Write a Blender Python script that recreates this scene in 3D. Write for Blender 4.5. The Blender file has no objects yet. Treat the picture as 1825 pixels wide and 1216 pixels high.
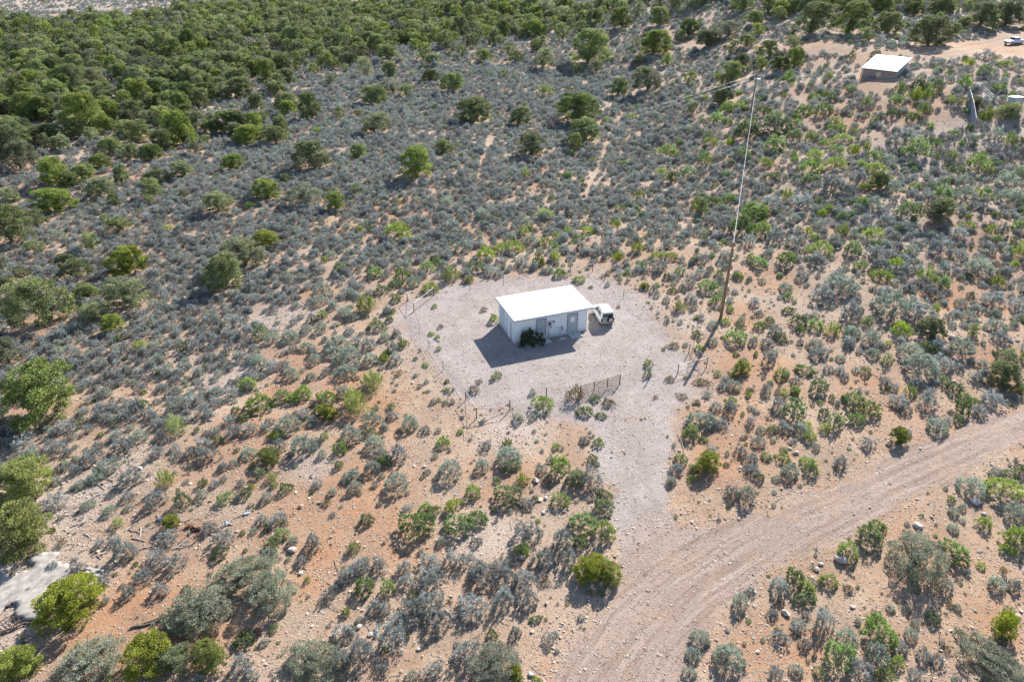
import bpy, bmesh, math, random
import numpy as np
from mathutils import Vector, Matrix, Euler
PI = math.pi
sc = bpy.context.scene
C = sc.collection
# ------------------------------------------------------------------ camera
CAM_H, PITCH, FPX = 36.0, math.radians(30.1), 1825 * 24 / 36
cam_d = bpy.data.cameras.new('camera'); cam = bpy.data.objects.new('camera', cam_d); C.objects.link(cam)
cam.location = (0, 0, CAM_H); cam.rotation_euler = (PI / 2 - PITCH, 0, 0)
cam_d.lens = 24; cam_d.sensor_width = 36; cam_d.clip_start = 0.5; cam_d.clip_end = 12000
sc.camera = cam
# ------------------------------------------------------------------ sky, sun, exposure
SUN_EL, SUN_AZ = math.radians(31), math.radians(27.5)
w = bpy.data.worlds.new('World'); sc.world = w; w.use_nodes = True
nt = w.node_tree; sky = nt.nodes.new('ShaderNodeTexSky'); sky.sky_type = 'NISHITA'; sky.sun_disc = False
sky.sun_elevation = SUN_EL; sky.sun_rotation = SUN_AZ; sky.altitude = 1500; sky.air_density = 1.0; sky.dust_density = 1.0
bg = nt.nodes['Background']; nt.links.new(sky.outputs[0], bg.inputs[0]); bg.inputs[1].default_value = 0.1
sd = bpy.data.lights.new('sun', 'SUN'); sd.energy = 4.9; sd.angle = math.radians(0.5); sd.color = (1.0, 0.955, 0.89)
sun = bpy.data.objects.new('sun', sd); C.objects.link(sun)
sdir = Vector((math.sin(SUN_AZ) * math.cos(SUN_EL), math.cos(SUN_AZ) * math.cos(SUN_EL), math.sin(SUN_EL)))
sun.rotation_euler = sdir.to_track_quat('Z', 'Y').to_euler(); sun.location = sdir * 100
sc.view_settings.view_transform = 'Standard'; sc.view_settings.look = 'None'; sc.view_settings.gamma = 1.0
sc.view_settings.use_curve_mapping = False; sc.view_settings.exposure = 1.15
sc.cycles.max_bounces = 6; sc.cycles.diffuse_bounces = 3; sc.cycles.transparent_max_bounces = 6

# ------------------------------------------------------------------ terrain height and pixel <-> ground
rng = np.random.default_rng(7)
def S(t):
    t = np.clip(t, 0, 1); return t * t * (3 - 2 * t)
_g = np.random.default_rng(3).random((64, 64))
def vnoise(x, y, s, o=0):
    x = np.asarray(x, float) / s + 17.3 + o; y = np.asarray(y, float) / s + 5.1 + o * 3
    xi = np.floor(x).astype(int); yi = np.floor(y).astype(int); fx = S(x - xi); fy = S(y - yi)
    a = _g[xi % 64, yi % 64]; b = _g[(xi + 1) % 64, yi % 64]; c = _g[xi % 64, (yi + 1) % 64]; d = _g[(xi + 1) % 64, (yi + 1) % 64]
    return (a + (b - a) * fx) * (1 - fy) + (c + (d - c) * fx) * fy
def height(x, y):
    x = np.asarray(x, float); y = np.asarray(y, float)
    h = 13 * S((x - 25) / 75) * S((y - 68) / 100)
    h = h + 9 * S((y - 170) / 200) * S((x + 110) / 150)
    h = h - 2.5 * S((-x - 16) / 60)
    h = h + 1.1 * S((x - 30) / 14) * S((y - 50) / 12) * (0.6 + vnoise(x, y, 14))
    away = np.clip(S((np.hypot((x - 4) / 1.25, y - 64) - 17) / 14), 0, 1) * (0.25 + 0.75 * S((y - 44) / 20 + S((-x - 10) / 25)))
    h = h + away * ((vnoise(x, y, 22, 1) - .5) * 1.6 + (vnoise(x, y, 7, 2) - .5) * .5 + (vnoise(x, y, 2.6, 4) - .5) * .14)
    h = h + S((y - 120) / 200) * (vnoise(x, y, 90, 5) - .5) * 7
    return h
_F = np.array([0, math.cos(PITCH), -math.sin(PITCH)]); _U = np.array([0, math.sin(PITCH), math.cos(PITCH)])
def ray(px, py):
    px = np.asarray(px, float); py = np.asarray(py, float)
    a = (px - 912.5) / FPX; b = (608 - py) / FPX
    return np.stack([a, _F[1] + b * _U[1], _F[2] + b * _U[2]], -1)
_T = 18 * 1.012 ** np.arange(0, 420)
def ground(px, py):
    d = np.atleast_2d(ray(px, py)); out = np.zeros((len(d), 3))
    for i, r in enumerate(d):
        X = r[0] * _T; Y = r[1] * _T; Z = CAM_H + r[2] * _T - height(X, Y)
        k = np.argmax(Z < 0)
        if k == 0: k = len(_T) - 1
        lo, hi = _T[k - 1], _T[k]
        for _ in range(18):
            m = (lo + hi) / 2
            if CAM_H + r[2] * m < height(r[0] * m, r[1] * m): hi = m
            else: lo = m
        out[i] = (r[0] * hi, r[1] * hi, CAM_H + r[2] * hi)
    return out
def G(px, py):
    return Vector(ground(px, py)[0])
def at_z(px, py, z):
    r = ray(px, py); t = (z - CAM_H) / r[2]; return Vector((r[0] * t, r[1] * t, z))
def at_h(px, py, base):
    """point on the pixel's line of sight directly above the ground point BASE"""
    r = ray(px, py); t = base.y / r[1]; return Vector((base.x, base.y, CAM_H + r[2] * t))
def project(p):
    x, y, z = p[..., 0], p[..., 1], p[..., 2] - CAM_H
    dep = y * _F[1] + z * _F[2]; up = y * _U[1] + z * _U[2]
    return 912.5 + FPX * x / dep, 608 - FPX * up / dep, dep
def hz(x, y): return float(height(x, y))

# ------------------------------------------------------------------ polygons and lines on the ground (traced on the photograph, carried to the ground)
def gpoly(pts): return ground([p[0] for p in pts], [p[1] for p in pts])[:, :2]
def seg_dist(P, A, B):
    d = B - A; t = np.clip(((P - A) @ d) / max(d @ d, 1e-9), 0, 1); q = A + t[:, None] * d
    return np.hypot(*(P - q).T)
def line_dist(P, L):
    return np.min([seg_dist(P, L[i], L[i + 1]) for i in range(len(L) - 1)], 0)
def poly_sd(P, V):
    """signed distance: positive inside"""
    n = len(V); d = np.min([seg_dist(P, V[i], V[(i + 1) % n]) for i in range(n)], 0)
    ins = np.zeros(len(P), bool)
    for i in range(n):
        a, b = V[i], V[(i + 1) % n]
        c = (a[1] > P[:, 1]) != (b[1] > P[:, 1])
        with np.errstate(divide='ignore', invalid='ignore'):
            ins ^= c & (P[:, 0] < (b[0] - a[0]) * (P[:, 1] - a[1]) / (b[1] - a[1]) + a[0])
    return np.where(ins, d, -d)
ROAD = gpoly([(1960, 672), (1825, 724), (1760, 742), (1700, 762), (1600, 802), (1500, 850), (1400, 890), (1320, 926), (1240, 945), (1175, 945), (1100, 1035), (1060, 1110), (1005, 1165), (960, 1260), (900, 1420),
              (1120, 1440), (1200, 1220), (1270, 1130), (1320, 1078), (1400, 1014), (1500, 962), (1600, 910), (1700, 868), (1825, 795), (1980, 735)])
ROADC = gpoly([(1960, 705), (1825, 760), (1700, 812), (1600, 855), (1500, 905), (1400, 952), (1320, 1000), (1240, 1050), (1150, 1130), (1090, 1220), (1010, 1430)])
DRIVE = gpoly([(1062, 752), (1195, 742), (1205, 800), (1200, 850), (1190, 905), (1215, 945), (1240, 960), (1120, 1060), (1108, 1035), (1100, 980), (1090, 920), (1080, 870), (1052, 800)])
PAD = gpoly([(695, 575), (720, 540), (780, 512), (850, 500), (950, 492), (1050, 488), (1110, 510), (1160, 550), (1190, 600), (1235, 650), (1238, 700), (1195, 748), (1060, 758), (960, 745), (900, 735), (835, 718), (800, 690), (768, 640), (735, 606)])
TRACK = gpoly([(1200, 72), (1290, 72), (1400, 76), (1500, 86), (1600, 88), (1700, 76), (1825, 52), (1900, 40), (1900, 105), (1825, 108), (1760, 100), (1700, 104), (1600, 102), (1500, 99), (1400, 90), (1290, 86), (1200, 86)])
TRAILS = [gpoly(t) for t in ([(1118, 190), (1092, 225), (1078, 262), (1062, 310), (1040, 352)], [(975, 330), (976, 370)], [(885, 225), (862, 275), (850, 320)], [(1500, 180), (1540, 160)], [(700, 385), (590, 470), (560, 560), (480, 620)],
                             [(1180, 20), (1190, 50), (1200, 75)], [(455, 545), (520, 560), (470, 640), (560, 700)], [(1330, 440), (1380, 500), (1400, 560)], [(110, 0), (148, 30)], [(30, 0), (55, 32)], [(1500, 165), (1560, 210), (1500, 230)])]
ORANGE = [(gpoly([p])[0], r) for p, r in (((600, 880), 5), ((420, 800), 4), ((650, 720), 3.5), ((230, 1120), 4.5), ((1350, 660), 4.5), ((1330, 770), 4), ((520, 640), 3), ((900, 860), 3), ((1560, 700), 4), ((1400, 1150), 2.5), ((1300, 800), 3.2), ((1290, 850), 2.6), ((680, 950), 2.6), ((700, 975), 2.0), ((955, 305), 4.0), ((720, 365), 4.0), ((700, 375), 4), ((250, 1100), 2.5), ((160, 1180), 2.2), ((580, 980), 1.4), ((455, 850), 2), ((340, 945), 1.2), ((840, 508), 1.6),
          ((1690, 520), 5), ((1180, 60), 9), ((1640, 200), 7), ((1500, 210), 7), ((1500, 160), 8), ((1700, 80), 14), ((360, 1150), 1.5), ((1370, 1160), 2.0), ((520, 680), 3), ((620, 690), 3), ((560, 740), 2.5), ((430, 760), 2.5), ((1370, 500), 4), ((1330, 560), 3), ((880, 560), 1.5), ((1250, 740), 1.5), ((560, 530), 2.6))]
TYRE = [gpoly(t) for t in ([(1078, 700), (1105, 760), (1132, 830), (1146, 900), (1150, 970), (1100, 1070)], [(1146, 880), (1185, 950), (1290, 985), (1400, 950)], [(1090, 605), (1125, 640), (1105, 690), (1085, 740)], [(1010, 650), (1060, 690), (1120, 770), (1130, 850)])]
PALE = [(gpoly([p])[0], r) for p, r in (((60, 1060), 4.0), ((200, 850), 3.0), ((100, 900), 4), ((410, 665), 3.5), ((500, 565), 3.5), ((560, 830), 2), ((870, 960), 2.2), ((1225, 575), 2.5), ((1120, 540), 4), ((1620, 430), 5), ((1560, 380), 6), ((1780, 215), 8), ((1640, 290), 9), ((1790, 150), 8), ((900, 770), 3), ((180, 200), 30), ((100, 10), 90), ((1600, 470), 4), ((1090, 815), 1.5), ((1700, 250), 8))]
BX, BY, BA = 0.26, 61.46, math.radians(20.4)          # building: front left corner and heading
BL, BD = 8.28, 4.9
def loc2w(lx, ly, lz=0.0):
    return Vector((BX + lx * math.cos(BA) - ly * math.sin(BA), BY + lx * math.sin(BA) + ly * math.cos(BA), lz))
def masks(P):
    n = (vnoise(P[:, 0], P[:, 1], 2.2, 6) - .5) * 1.3 + (vnoise(P[:, 0], P[:, 1], .8, 7) - .5) * .7
    r = poly_sd(P, ROAD); d = poly_sd(P, DRIVE); p = poly_sd(P, PAD); t = poly_sd(P, TRACK)
    road = S((r + n) / .9 + .5); drive = S((d + n) / .9 + .5); pad = S((p + n * 1.1) / 2.4 + .5); track = S((t + n * 2) / 3 + .5)
    trail = np.zeros(len(P))
    for L in TRAILS:
        wd = .45 if L[:, 1].max() < 200 else 1.1
        trail = np.maximum(trail, S(1.4 - (line_dist(P, L) + n * .9) / wd))
    og = np.zeros(len(P)); pl = np.zeros(len(P))
    for c, rr in ORANGE: og = np.maximum(og, S(1.5 - (np.hypot(*(P - c).T) + n * .5 * rr ** .5) / rr))
    for c, rr in PALE: pl = np.maximum(pl, S(1.5 - (np.hypot(*(P - c).T) + n * .5 * rr ** .5) / rr))
    ru = np.zeros(len(P))
    for L in TYRE: ru = np.maximum(ru, np.exp(-((line_dist(P, L) - .74) / .2) ** 2))
    return dict(rut=ru, road=road, drive=drive, pad=pad, track=track, trail=trail, orange=og, pale=pl, lat=line_dist(P, ROADC), rsd=r, dsd=d, psd=p, tsd=t)

# ------------------------------------------------------------------ object helpers
def tag(o, label=None, cat=None, group=None, kind=None):
    if label: o['label'] = label
    if cat: o['category'] = cat
    if group: o['group'] = group
    if kind: o['kind'] = kind
    return o
def link(name, me, parent=None, mat=None):
    o = bpy.data.objects.new(name, me); C.objects.link(o)
    if parent is not None: o.parent = parent
    if mat is not None and not me.materials: me.materials.append(mat)
    return o
def empty(name, loc=(0, 0, 0), rz=0.0):
    o = bpy.data.objects.new(name, None); C.objects.link(o); o.location = loc; o.rotation_euler = (0, 0, rz); o.empty_display_size = .3
    return o
def quads_mesh(name, V, F, mat=None, attr=None, smooth=False):
    """V (n,3), F (m,k): every face k corners"""
    V = np.ascontiguousarray(V, np.float32); F = np.ascontiguousarray(F, np.int32)
    me = bpy.data.meshes.new(name); me.vertices.add(len(V)); me.vertices.foreach_set('co', V.ravel())
    k = F.shape[1]; me.loops.add(F.size); me.polygons.add(len(F)); me.loops.foreach_set('vertex_index', F.ravel())
    me.polygons.foreach_set('loop_start', np.arange(0, F.size, k, dtype=np.int32))
    if smooth: me.polygons.foreach_set('use_smooth', np.ones(len(F), bool))
    me.update(calc_edges=True)
    if attr is not None:
        for nme, val in attr.items():
            a = me.attributes.new(nme, 'FLOAT', 'POINT'); a.data.foreach_set('value', np.asarray(val, np.float32))
    if mat: me.materials.append(mat)
    return me
class MB:
    """collects boxes, tubes and faces for ONE mesh"""
    def __init__(s): s.v = []; s.f = []
    def add(s, v, f):
        b = len(s.v); s.v += [tuple(p) for p in v]; s.f += [tuple(i + b for i in q) for q in f]; return s
    def box(s, c, d, M=None, taper=(1, 1)):
        x, y, z = d[0] / 2, d[1] / 2, d[2] / 2
        v = [Vector((sx * x * (taper[0] if sz > 0 else 1), sy * y * (taper[1] if sz > 0 else 1), sz * z)) for sz in (-1, 1) for sx, sy in ((-1, -1), (1, -1), (1, 1), (-1, 1))]
        c = Vector(c); v = [c + (M @ p if M else p) for p in v]
        return s.add(v, [(0, 3, 2, 1), (4, 5, 6, 7), (0, 1, 5, 4), (1, 2, 6, 5), (2, 3, 7, 6), (3, 0, 4, 7)])
    def tube(s, pts, r, n=8, caps=True):
        pts = [Vector(p) for p in pts]; rr = r if isinstance(r, (list, tuple)) else [r] * len(pts); v = []; f = []
        for i, p in enumerate(pts):
            t = (pts[min(i + 1, len(pts) - 1)] - pts[max(i - 1, 0)]).normalized()
            a = t.cross(Vector((0, 0, 1)) if abs(t.z) < .9 else Vector((1, 0, 0))).normalized(); b = t.cross(a)
            for k in range(n):
                an = 2 * PI * k / n; v.append(p + (a * math.cos(an) + b * math.sin(an)) * rr[i])
        for i in range(len(pts) - 1):
            for k in range(n):
                f.append((i * n + k, i * n + (k + 1) % n, (i + 1) * n + (k + 1) % n, (i + 1) * n + k))
        if caps: f.append(tuple(range(n))[::-1]); f.append(tuple(range((len(pts) - 1) * n, len(pts) * n)))
        return s.add(v, f)
    def disc(s, c, ax, r, h, n=20, r2=None):
        c = Vector(c); ax = Vector(ax).normalized(); return s.tube([c - ax * h / 2, c + ax * h / 2], [r, r2 if r2 else r], n)
    def build(s, name, mat, parent=None, bevel=0.0, smooth=False):
        me = bpy.data.meshes.new(name); me.from_pydata(s.v, [], s.f); me.materials.append(mat)
        if bevel:
            bm = bmesh.new(); bm.from_mesh(me)
            bmesh.ops.bevel(bm, geom=[e for e in bm.edges if len(e.link_faces) == 2 and e.calc_face_angle(0) > .5], offset=bevel, segments=2, affect='EDGES', profile=.5)
            bm.to_mesh(me); bm.free()
        if smooth:
            for p in me.polygons: p.use_smooth = True
        me.update(); o = bpy.data.objects.new(name, me); C.objects.link(o)
        if parent is not None: o.parent = parent
        return o

# ------------------------------------------------------------------ materials
def mat_new(name):
    m = bpy.data.materials.new(name); m.use_nodes = True; n = m.node_tree
    return m, n, n.nodes['Principled BSDF']
class N:
    def __init__(s, nt): s.t = nt; s.n = nt.nodes; s.l = nt.links
    def node(s, ty, **k):
        x = s.n.new(ty)
        for a, b in k.items(): setattr(x, a, b)
        return x
    def put(s, sock, v):
        if hasattr(v, 'is_output'): s.l.new(v, sock)
        elif v is not None:
            if isinstance(v, (tuple, list)) and sock.type == 'RGBA' and len(v) == 3: v = (*v, 1)
            sock.default_value = v
    def math(s, op, a, b=None, c=None, clamp=False):
        x = s.node('ShaderNodeMath', operation=op, use_clamp=clamp); s.put(x.inputs[0], a)
        if b is not None: s.put(x.inputs[1], b)
        if c is not None: s.put(x.inputs[2], c)
        return x.outputs[0]
    def mix(s, f, a, b, mode='MIX'):
        x = s.node('ShaderNodeMix', data_type='RGBA', blend_type=mode); s.put(x.inputs[0], f); s.put(x.inputs[6], a); s.put(x.inputs[7], b); return x.outputs[2]
    def noise(s, vec, scale, detail=4, rough=.55, dim='3D'):
        x = s.node('ShaderNodeTexNoise', noise_dimensions=dim); s.put(x.inputs['Scale'], scale); s.put(x.inputs['Detail'], detail); s.put(x.inputs['Roughness'], rough)
        if vec is not None: s.l.new(vec, x.inputs['Vector'] if dim != '1D' else x.inputs['W'])
        return x.outputs[0]
    def ramp(s, v, lo, hi, a=0.0, b=1.0):
        x = s.node('ShaderNodeMapRange'); x.clamp = True; s.put(x.inputs[0], v); x.inputs[1].default_value = lo; x.inputs[2].default_value = hi; x.inputs[3].default_value = a; x.inputs[4].default_value = b; return x.outputs[0]
    def attr(s, name): x = s.node('ShaderNodeAttribute', attribute_name=name); return x.outputs['Fac']
def plain(name, col, rough=.8, metal=0.0, var=.12, scale=6.0, bump=0.0, spec=.3, obj=False):
    m, t, b = mat_new(name); k = N(t); tc = k.node('ShaderNodeTexCoord')
    n = k.noise(tc.outputs['Object'], scale, 5, .6)
    lo = tuple(c * (1 - var) for c in col); hi = tuple(min(1, c * (1 + var)) for c in col)
    c = k.mix(k.ramp(n, .3, .7), lo, hi); k.l.new(c, b.inputs['Base Color'])
    b.inputs['Roughness'].default_value = rough; b.inputs['Metallic'].default_value = metal; b.inputs['Specular IOR Level'].default_value = spec
    if bump:
        bp = k.node('ShaderNodeBump'); bp.inputs['Strength'].default_value = bump; bp.inputs['Distance'].default_value = .02; k.l.new(n, bp.inputs['Height']); k.l.new(bp.outputs[0], b.inputs['Normal'])
    return m

def ground_material():
    m, t, b = mat_new('soil_and_gravel'); k = N(t); geo = k.node('ShaderNodeNewGeometry'); pos = geo.outputs['Position']
    gr = k.attr('gravel'); rd = k.attr('roadm'); og = k.attr('orange'); pl = k.attr('pale'); lat = k.attr('lat'); lit = k.attr('litter'); rut = k.attr('rut')
    big = k.noise(pos, .045, 4); mid = k.noise(pos, .33, 5, .6); sm = k.noise(pos, 2.2, 5, .7); fine = k.noise(pos, 9, 3, .7)
    soil = k.mix(k.ramp(mid, .36, .66), (.35, .215, .135), (.48, .34, .23))
    soil = k.mix(k.ramp(big, .42, .62), soil, (.46, .34, .25))
    soil = k.mix(k.math('MULTIPLY', k.ramp(k.noise(pos, .12, 5, .65), .52, .66), .6), soil, (.43, .21, .10))
    soil = k.mix(k.math('MULTIPLY', og, k.ramp(sm, .25, .7, .25, .85)), soil, (.42, .195, .085))
    soil = k.mix(k.math('MULTIPLY', pl, k.ramp(mid, .25, .7, .5, 1.0)), soil, (.50, .42, .36))
    soil = k.mix(k.math('MULTIPLY', lit, .55), soil, (.22, .185, .15))
    grav = k.mix(k.ramp(mid, .35, .65), (.335, .285, .265), (.42, .37, .35))
    # wheel tracks: bands along the road
    cmb = k.node('ShaderNodeCombineXYZ'); k.put(cmb.inputs[0], k.math('MULTIPLY', k.math('ADD', lat, k.math('MULTIPLY', mid, .55)), 1.0)); sx = k.node('ShaderNodeSeparateXYZ'); k.l.new(pos, sx.inputs[0]); k.put(cmb.inputs[1], k.math('MULTIPLY', sx.outputs[0], .045))
    st = k.noise(cmb.outputs[0], 2.4, 5, .7)
    road = k.mix(k.ramp(st, .36, .62), (.25, .17, .13), (.41, .32, .27))
    road = k.mix(k.math('MULTIPLY', k.ramp(mid, .5, .7), .5), road, (.44, .30, .20))
    tot = k.mix(gr, soil, grav); tot = k.mix(rd, tot, road); tot = k.mix(k.math('MULTIPLY', rut, k.ramp(mid, .3, .6, .15, .6)), tot, (.30, .235, .20))
    # small stones and their gaps, at three sizes
    warp = k.node('ShaderNodeVectorMath', operation='ADD'); k.l.new(pos, warp.inputs[0]); nz = k.node('ShaderNodeTexNoise'); nz.inputs['Scale'].default_value = 3; k.l.new(pos, nz.inputs['Vector']); k.l.new(nz.outputs['Color'], warp.inputs[1])
    hgt = None
    for sc_, amt, th in ((3.2, .8, .74), (6.0, .95, .60), (12.0, .9, .5)):
        vo = k.node('ShaderNodeTexVoronoi'); vo.inputs['Scale'].default_value = sc_; k.l.new(warp.outputs[0], vo.inputs['Vector'])
        sp = k.node('ShaderNodeSeparateColor'); k.l.new(vo.outputs['Color'], sp.inputs[0])
        core = k.ramp(vo.outputs['Distance'], .18, .42, 1.0, 0.0); dens = k.ramp(k.noise(pos, .5, 3), .3, .7, th + .12, th - .12)
        is_st = k.math('GREATER_THAN', sp.outputs[0], dens); a = k.math('MULTIPLY', k.math('MULTIPLY', core, is_st), amt)
        stone = k.mix(k.math('POWER', sp.outputs[1], .7), (.20, .155, .13), (.72, .64, .54)); tot = k.mix(a, tot, stone)
        hh = k.math('MULTIPLY', a, 1 / sc_); hgt = hh if hgt is None else k.math('ADD', hgt, hh)
    tot = k.mix(k.ramp(fine, .3, .7, .0, .32), tot, k.mix(1.0, tot, (.55, .5, .48), 'MULTIPLY'))
    tot = k.mix(k.ramp(k.noise(pos, 28, 2, .6), .62, .74, .0, .55), tot, (.19, .14, .11))
    k.l.new(tot, b.inputs['Base Color']); b.inputs['Roughness'].default_value = .95; b.inputs['Specular IOR Level'].default_value = .15
    hs = k.math('ADD', k.math('MULTIPLY', hgt, 1.2), k.math('ADD', k.math('MULTIPLY', sm, .10), k.math('MULTIPLY', fine, .05)))
    bp = k.node('ShaderNodeBump'); bp.inputs['Strength'].default_value = 1.0; bp.inputs['Distance'].default_value = .35; k.l.new(hs, bp.inputs['Height']); k.l.new(bp.outputs[0], b.inputs['Normal'])
    return m
def leaf_material(name, a, b_, tint=.35, trans=.22):
    """leaf colour varies by leaf (attribute v) and by plant (Object Info random)"""
    m, t, b = mat_new(name); k = N(t); v = k.attr('v'); ia = k.node('ShaderNodeAttribute', attribute_name='rnd', attribute_type='INSTANCER').outputs['Fac']; oi = k.math('FRACT', k.math('ADD', k.node('ShaderNodeObjectInfo').outputs['Random'], ia))
    c = k.mix(v, a, b_); hs = k.node('ShaderNodeHueSaturation')
    k.put(hs.inputs['Hue'], k.ramp(oi, 0, 1, .5 - .03 * tint, .5 + .03 * tint)); k.put(hs.inputs['Value'], k.ramp(k.math('FRACT', k.math('MULTIPLY', oi, 7.31)), 0, 1, 1 - tint, 1 + tint))
    k.put(hs.inputs['Saturation'], k.ramp(k.math('FRACT', k.math('MULTIPLY', oi, 3.7)), 0, 1, 1 - tint, 1 + tint * .5)); k.put(hs.inputs['Color'], c)
    b.inputs['Roughness'].default_value = .7; b.inputs['Specular IOR Level'].default_value = .25; k.l.new(hs.outputs[0], b.inputs['Base Color'])
    tr = k.node('ShaderNodeBsdfTranslucent'); k.l.new(hs.outputs[0], tr.inputs[0]); mx = k.node('ShaderNodeMixShader'); mx.inputs[0].default_value = trans
    k.l.new(b.outputs[0], mx.inputs[1]); k.l.new(tr.outputs[0], mx.inputs[2]); k.l.new(mx.outputs[0], k.n['Material Output'].inputs[0])
    return m
M = {}
M['ground'] = ground_material()
M['J'] = leaf_material('juniper_dark_green', (.058, .085, .034), (.36, .42, .14), .3, .34)
M['Y'] = leaf_material('juniper_yellow_green', (.09, .115, .022), (.44, .48, .09), .2, .34)
M['O'] = leaf_material('juniper_olive', (.09, .11, .05), (.40, .44, .20), .3, .34)
M['K'] = leaf_material('young_juniper_green', (.07, .11, .02), (.39, .46, .08), .3, .34)
M['M'] = leaf_material('grey_green_shrub_leaf', (.12, .13, .09), (.48, .50, .35), .15, .3)
M['S'] = leaf_material('sagebrush_grey', (.105, .125, .118), (.52, .55, .52), .28, .3)
M['T'] = leaf_material('sagebrush_pale_green', (.15, .19, .145), (.56, .62, .50), .15, .3)
M['G'] = leaf_material('shrub_green', (.075, .12, .042), (.40, .53, .18), .35, .34)
M['L'] = leaf_material('shrub_lime', (.19, .27, .05), (.44, .54, .13), .2, .36)
M['D'] = leaf_material('dry_tuft_brown', (.12, .085, .045), (.27, .21, .11), .3)
M['B'] = leaf_material('shrub_dark', (.03, .045, .02), (.07, .085, .035), .1)
M['grass'] = leaf_material('tuft_mixed', (.10, .12, .035), (.26, .235, .12), .5)
M['bark'] = plain('juniper_bark', (.20, .17, .14), .95, var=.3, scale=9, bump=.3)
M['twig'] = plain('grey_twig', (.24, .21, .185), .95, var=.25)
M['stone'] = None
def stone_material(name, a, b_):
    m, t, b = mat_new(name); k = N(t); tc = k.node('ShaderNodeTexCoord'); ia = k.node('ShaderNodeAttribute', attribute_name='rnd', attribute_type='INSTANCER').outputs['Fac']; oi = k.math('FRACT', k.math('ADD', k.node('ShaderNodeObjectInfo').outputs['Random'], ia))
    c = k.mix(oi, a, b_); c = k.mix(k.ramp(k.noise(tc.outputs['Object'], 3, 5, .6), .35, .7, 0, .5), c, (.30, .22, .17)); k.l.new(c, b.inputs['Base Color']); b.inputs['Roughness'].default_value = .92; b.inputs['Specular IOR Level'].default_value = .2
    bp = k.node('ShaderNodeBump'); bp.inputs['Strength'].default_value = .5; bp.inputs['Distance'].default_value = .03; k.l.new(k.noise(tc.outputs['Object'], 8, 5, .7), bp.inputs['Height']); k.l.new(bp.outputs[0], b.inputs['Normal'])
    return m
M['stone'] = stone_material('loose_stone', (.34, .25, .19), (.62, .53, .44))
M['boulder'] = stone_material('boulder_stone', (.40, .31, .25), (.55, .49, .44))
M['whitestone'] = stone_material('white_stone', (.50, .46, .42), (.62, .59, .56))
# ------------------------------------------------------------------ ground sheet
def graded(lo, hi, step, outs):
    a = list(np.arange(lo, hi + 1e-6, step)); s = step
    while a[-1] < outs[1]: s *= 1.09; a.append(a[-1] + s)
    s = step; b = [lo]
    while b[-1] > outs[0]: s *= 1.09; b.append(b[-1] - s)
    return np.array(b[:0:-1] + a)
gx = graded(-62, 62, .5, (-3500, 3500)); gy = graded(14, 120, .5, (-300, 6000))
XX, YY = np.meshgrid(gx, gy); P = np.stack([XX.ravel(), YY.ravel()], -1); mk = masks(P)
def gattr(P, mk):
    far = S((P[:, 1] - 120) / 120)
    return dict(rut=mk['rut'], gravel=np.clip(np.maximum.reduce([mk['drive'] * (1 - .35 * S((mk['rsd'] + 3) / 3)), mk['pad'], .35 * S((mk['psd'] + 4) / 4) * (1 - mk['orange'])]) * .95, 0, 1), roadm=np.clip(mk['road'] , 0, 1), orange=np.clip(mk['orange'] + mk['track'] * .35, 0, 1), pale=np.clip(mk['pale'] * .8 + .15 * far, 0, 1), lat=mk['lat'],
                litter=np.clip((vnoise(P[:, 0], P[:, 1], 3.1, 9) - .35), 0, 1) * (1 - np.maximum.reduce([mk['road'], mk['drive'], mk['pad'], mk['track']])))
Z = height(P[:, 0], P[:, 1])
for key, dep in (('road', .0), ('drive', .0)): Z = Z - 0 * mk[key]
nx = len(gx); idx = np.arange(len(P)).reshape(len(gy), nx)
F4 = np.stack([idx[:-1, :-1].ravel(), idx[:-1, 1:].ravel(), idx[1:, 1:].ravel(), idx[1:, :-1].ravel()], -1)
me = quads_mesh('ground', np.column_stack([P, Z]), F4, M['ground'], gattr(P, mk), True)
tag(link('ground', me), 'sandy orange soil strewn with pale stones', kind='structure')
def sheet(name, x0, x1, y0, y1, st, key, lab, lift=.004, minv=.5):
    xs = gx[(gx >= x0) & (gx <= x1)]; ys = gy[(gy >= y0) & (gy <= y1)]; A, B = np.meshgrid(xs, ys); p = np.stack([A.ravel(), B.ravel()], -1); k = masks(p)
    keep = (k[key] > minv)
    if name == 'gravel_yard': keep &= k['drive'] < .5
    if name != 'dirt_road': keep &= k['road'] < .5
    n = len(xs); i = np.arange(len(p)).reshape(len(ys), n); f = np.stack([i[:-1, :-1].ravel(), i[:-1, 1:].ravel(), i[1:, 1:].ravel(), i[1:, :-1].ravel()], -1)
    f = f[keep[f].all(1)]; used = np.unique(f); re = -np.ones(len(p), int); re[used] = np.arange(len(used))
    m_ = quads_mesh(name, np.column_stack([p, height(p[:, 0], p[:, 1]) + lift])[used], re[f], M['ground'], {a: v[used] for a, v in gattr(p, k).items()}, True)
    return tag(link(name, m_), lab, kind='structure')
sheet('dirt_road', -5, 62, 14, 62, .5, 'road', 'pinkish dirt and gravel road with wheel tracks curving past the yard')
sheet('driveway', -5, 40, 25, 60, .5, 'drive', 'pale gravel driveway joining the yard to the dirt road')
sheet('gravel_yard', -30, 40, 45, 85, .5, 'pad', 'pale gravel yard round the white building')
sheet('dirt_track', 20, 260, 140, 330, .5, 'track', 'reddish dirt track past the shed and pickup')

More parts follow.
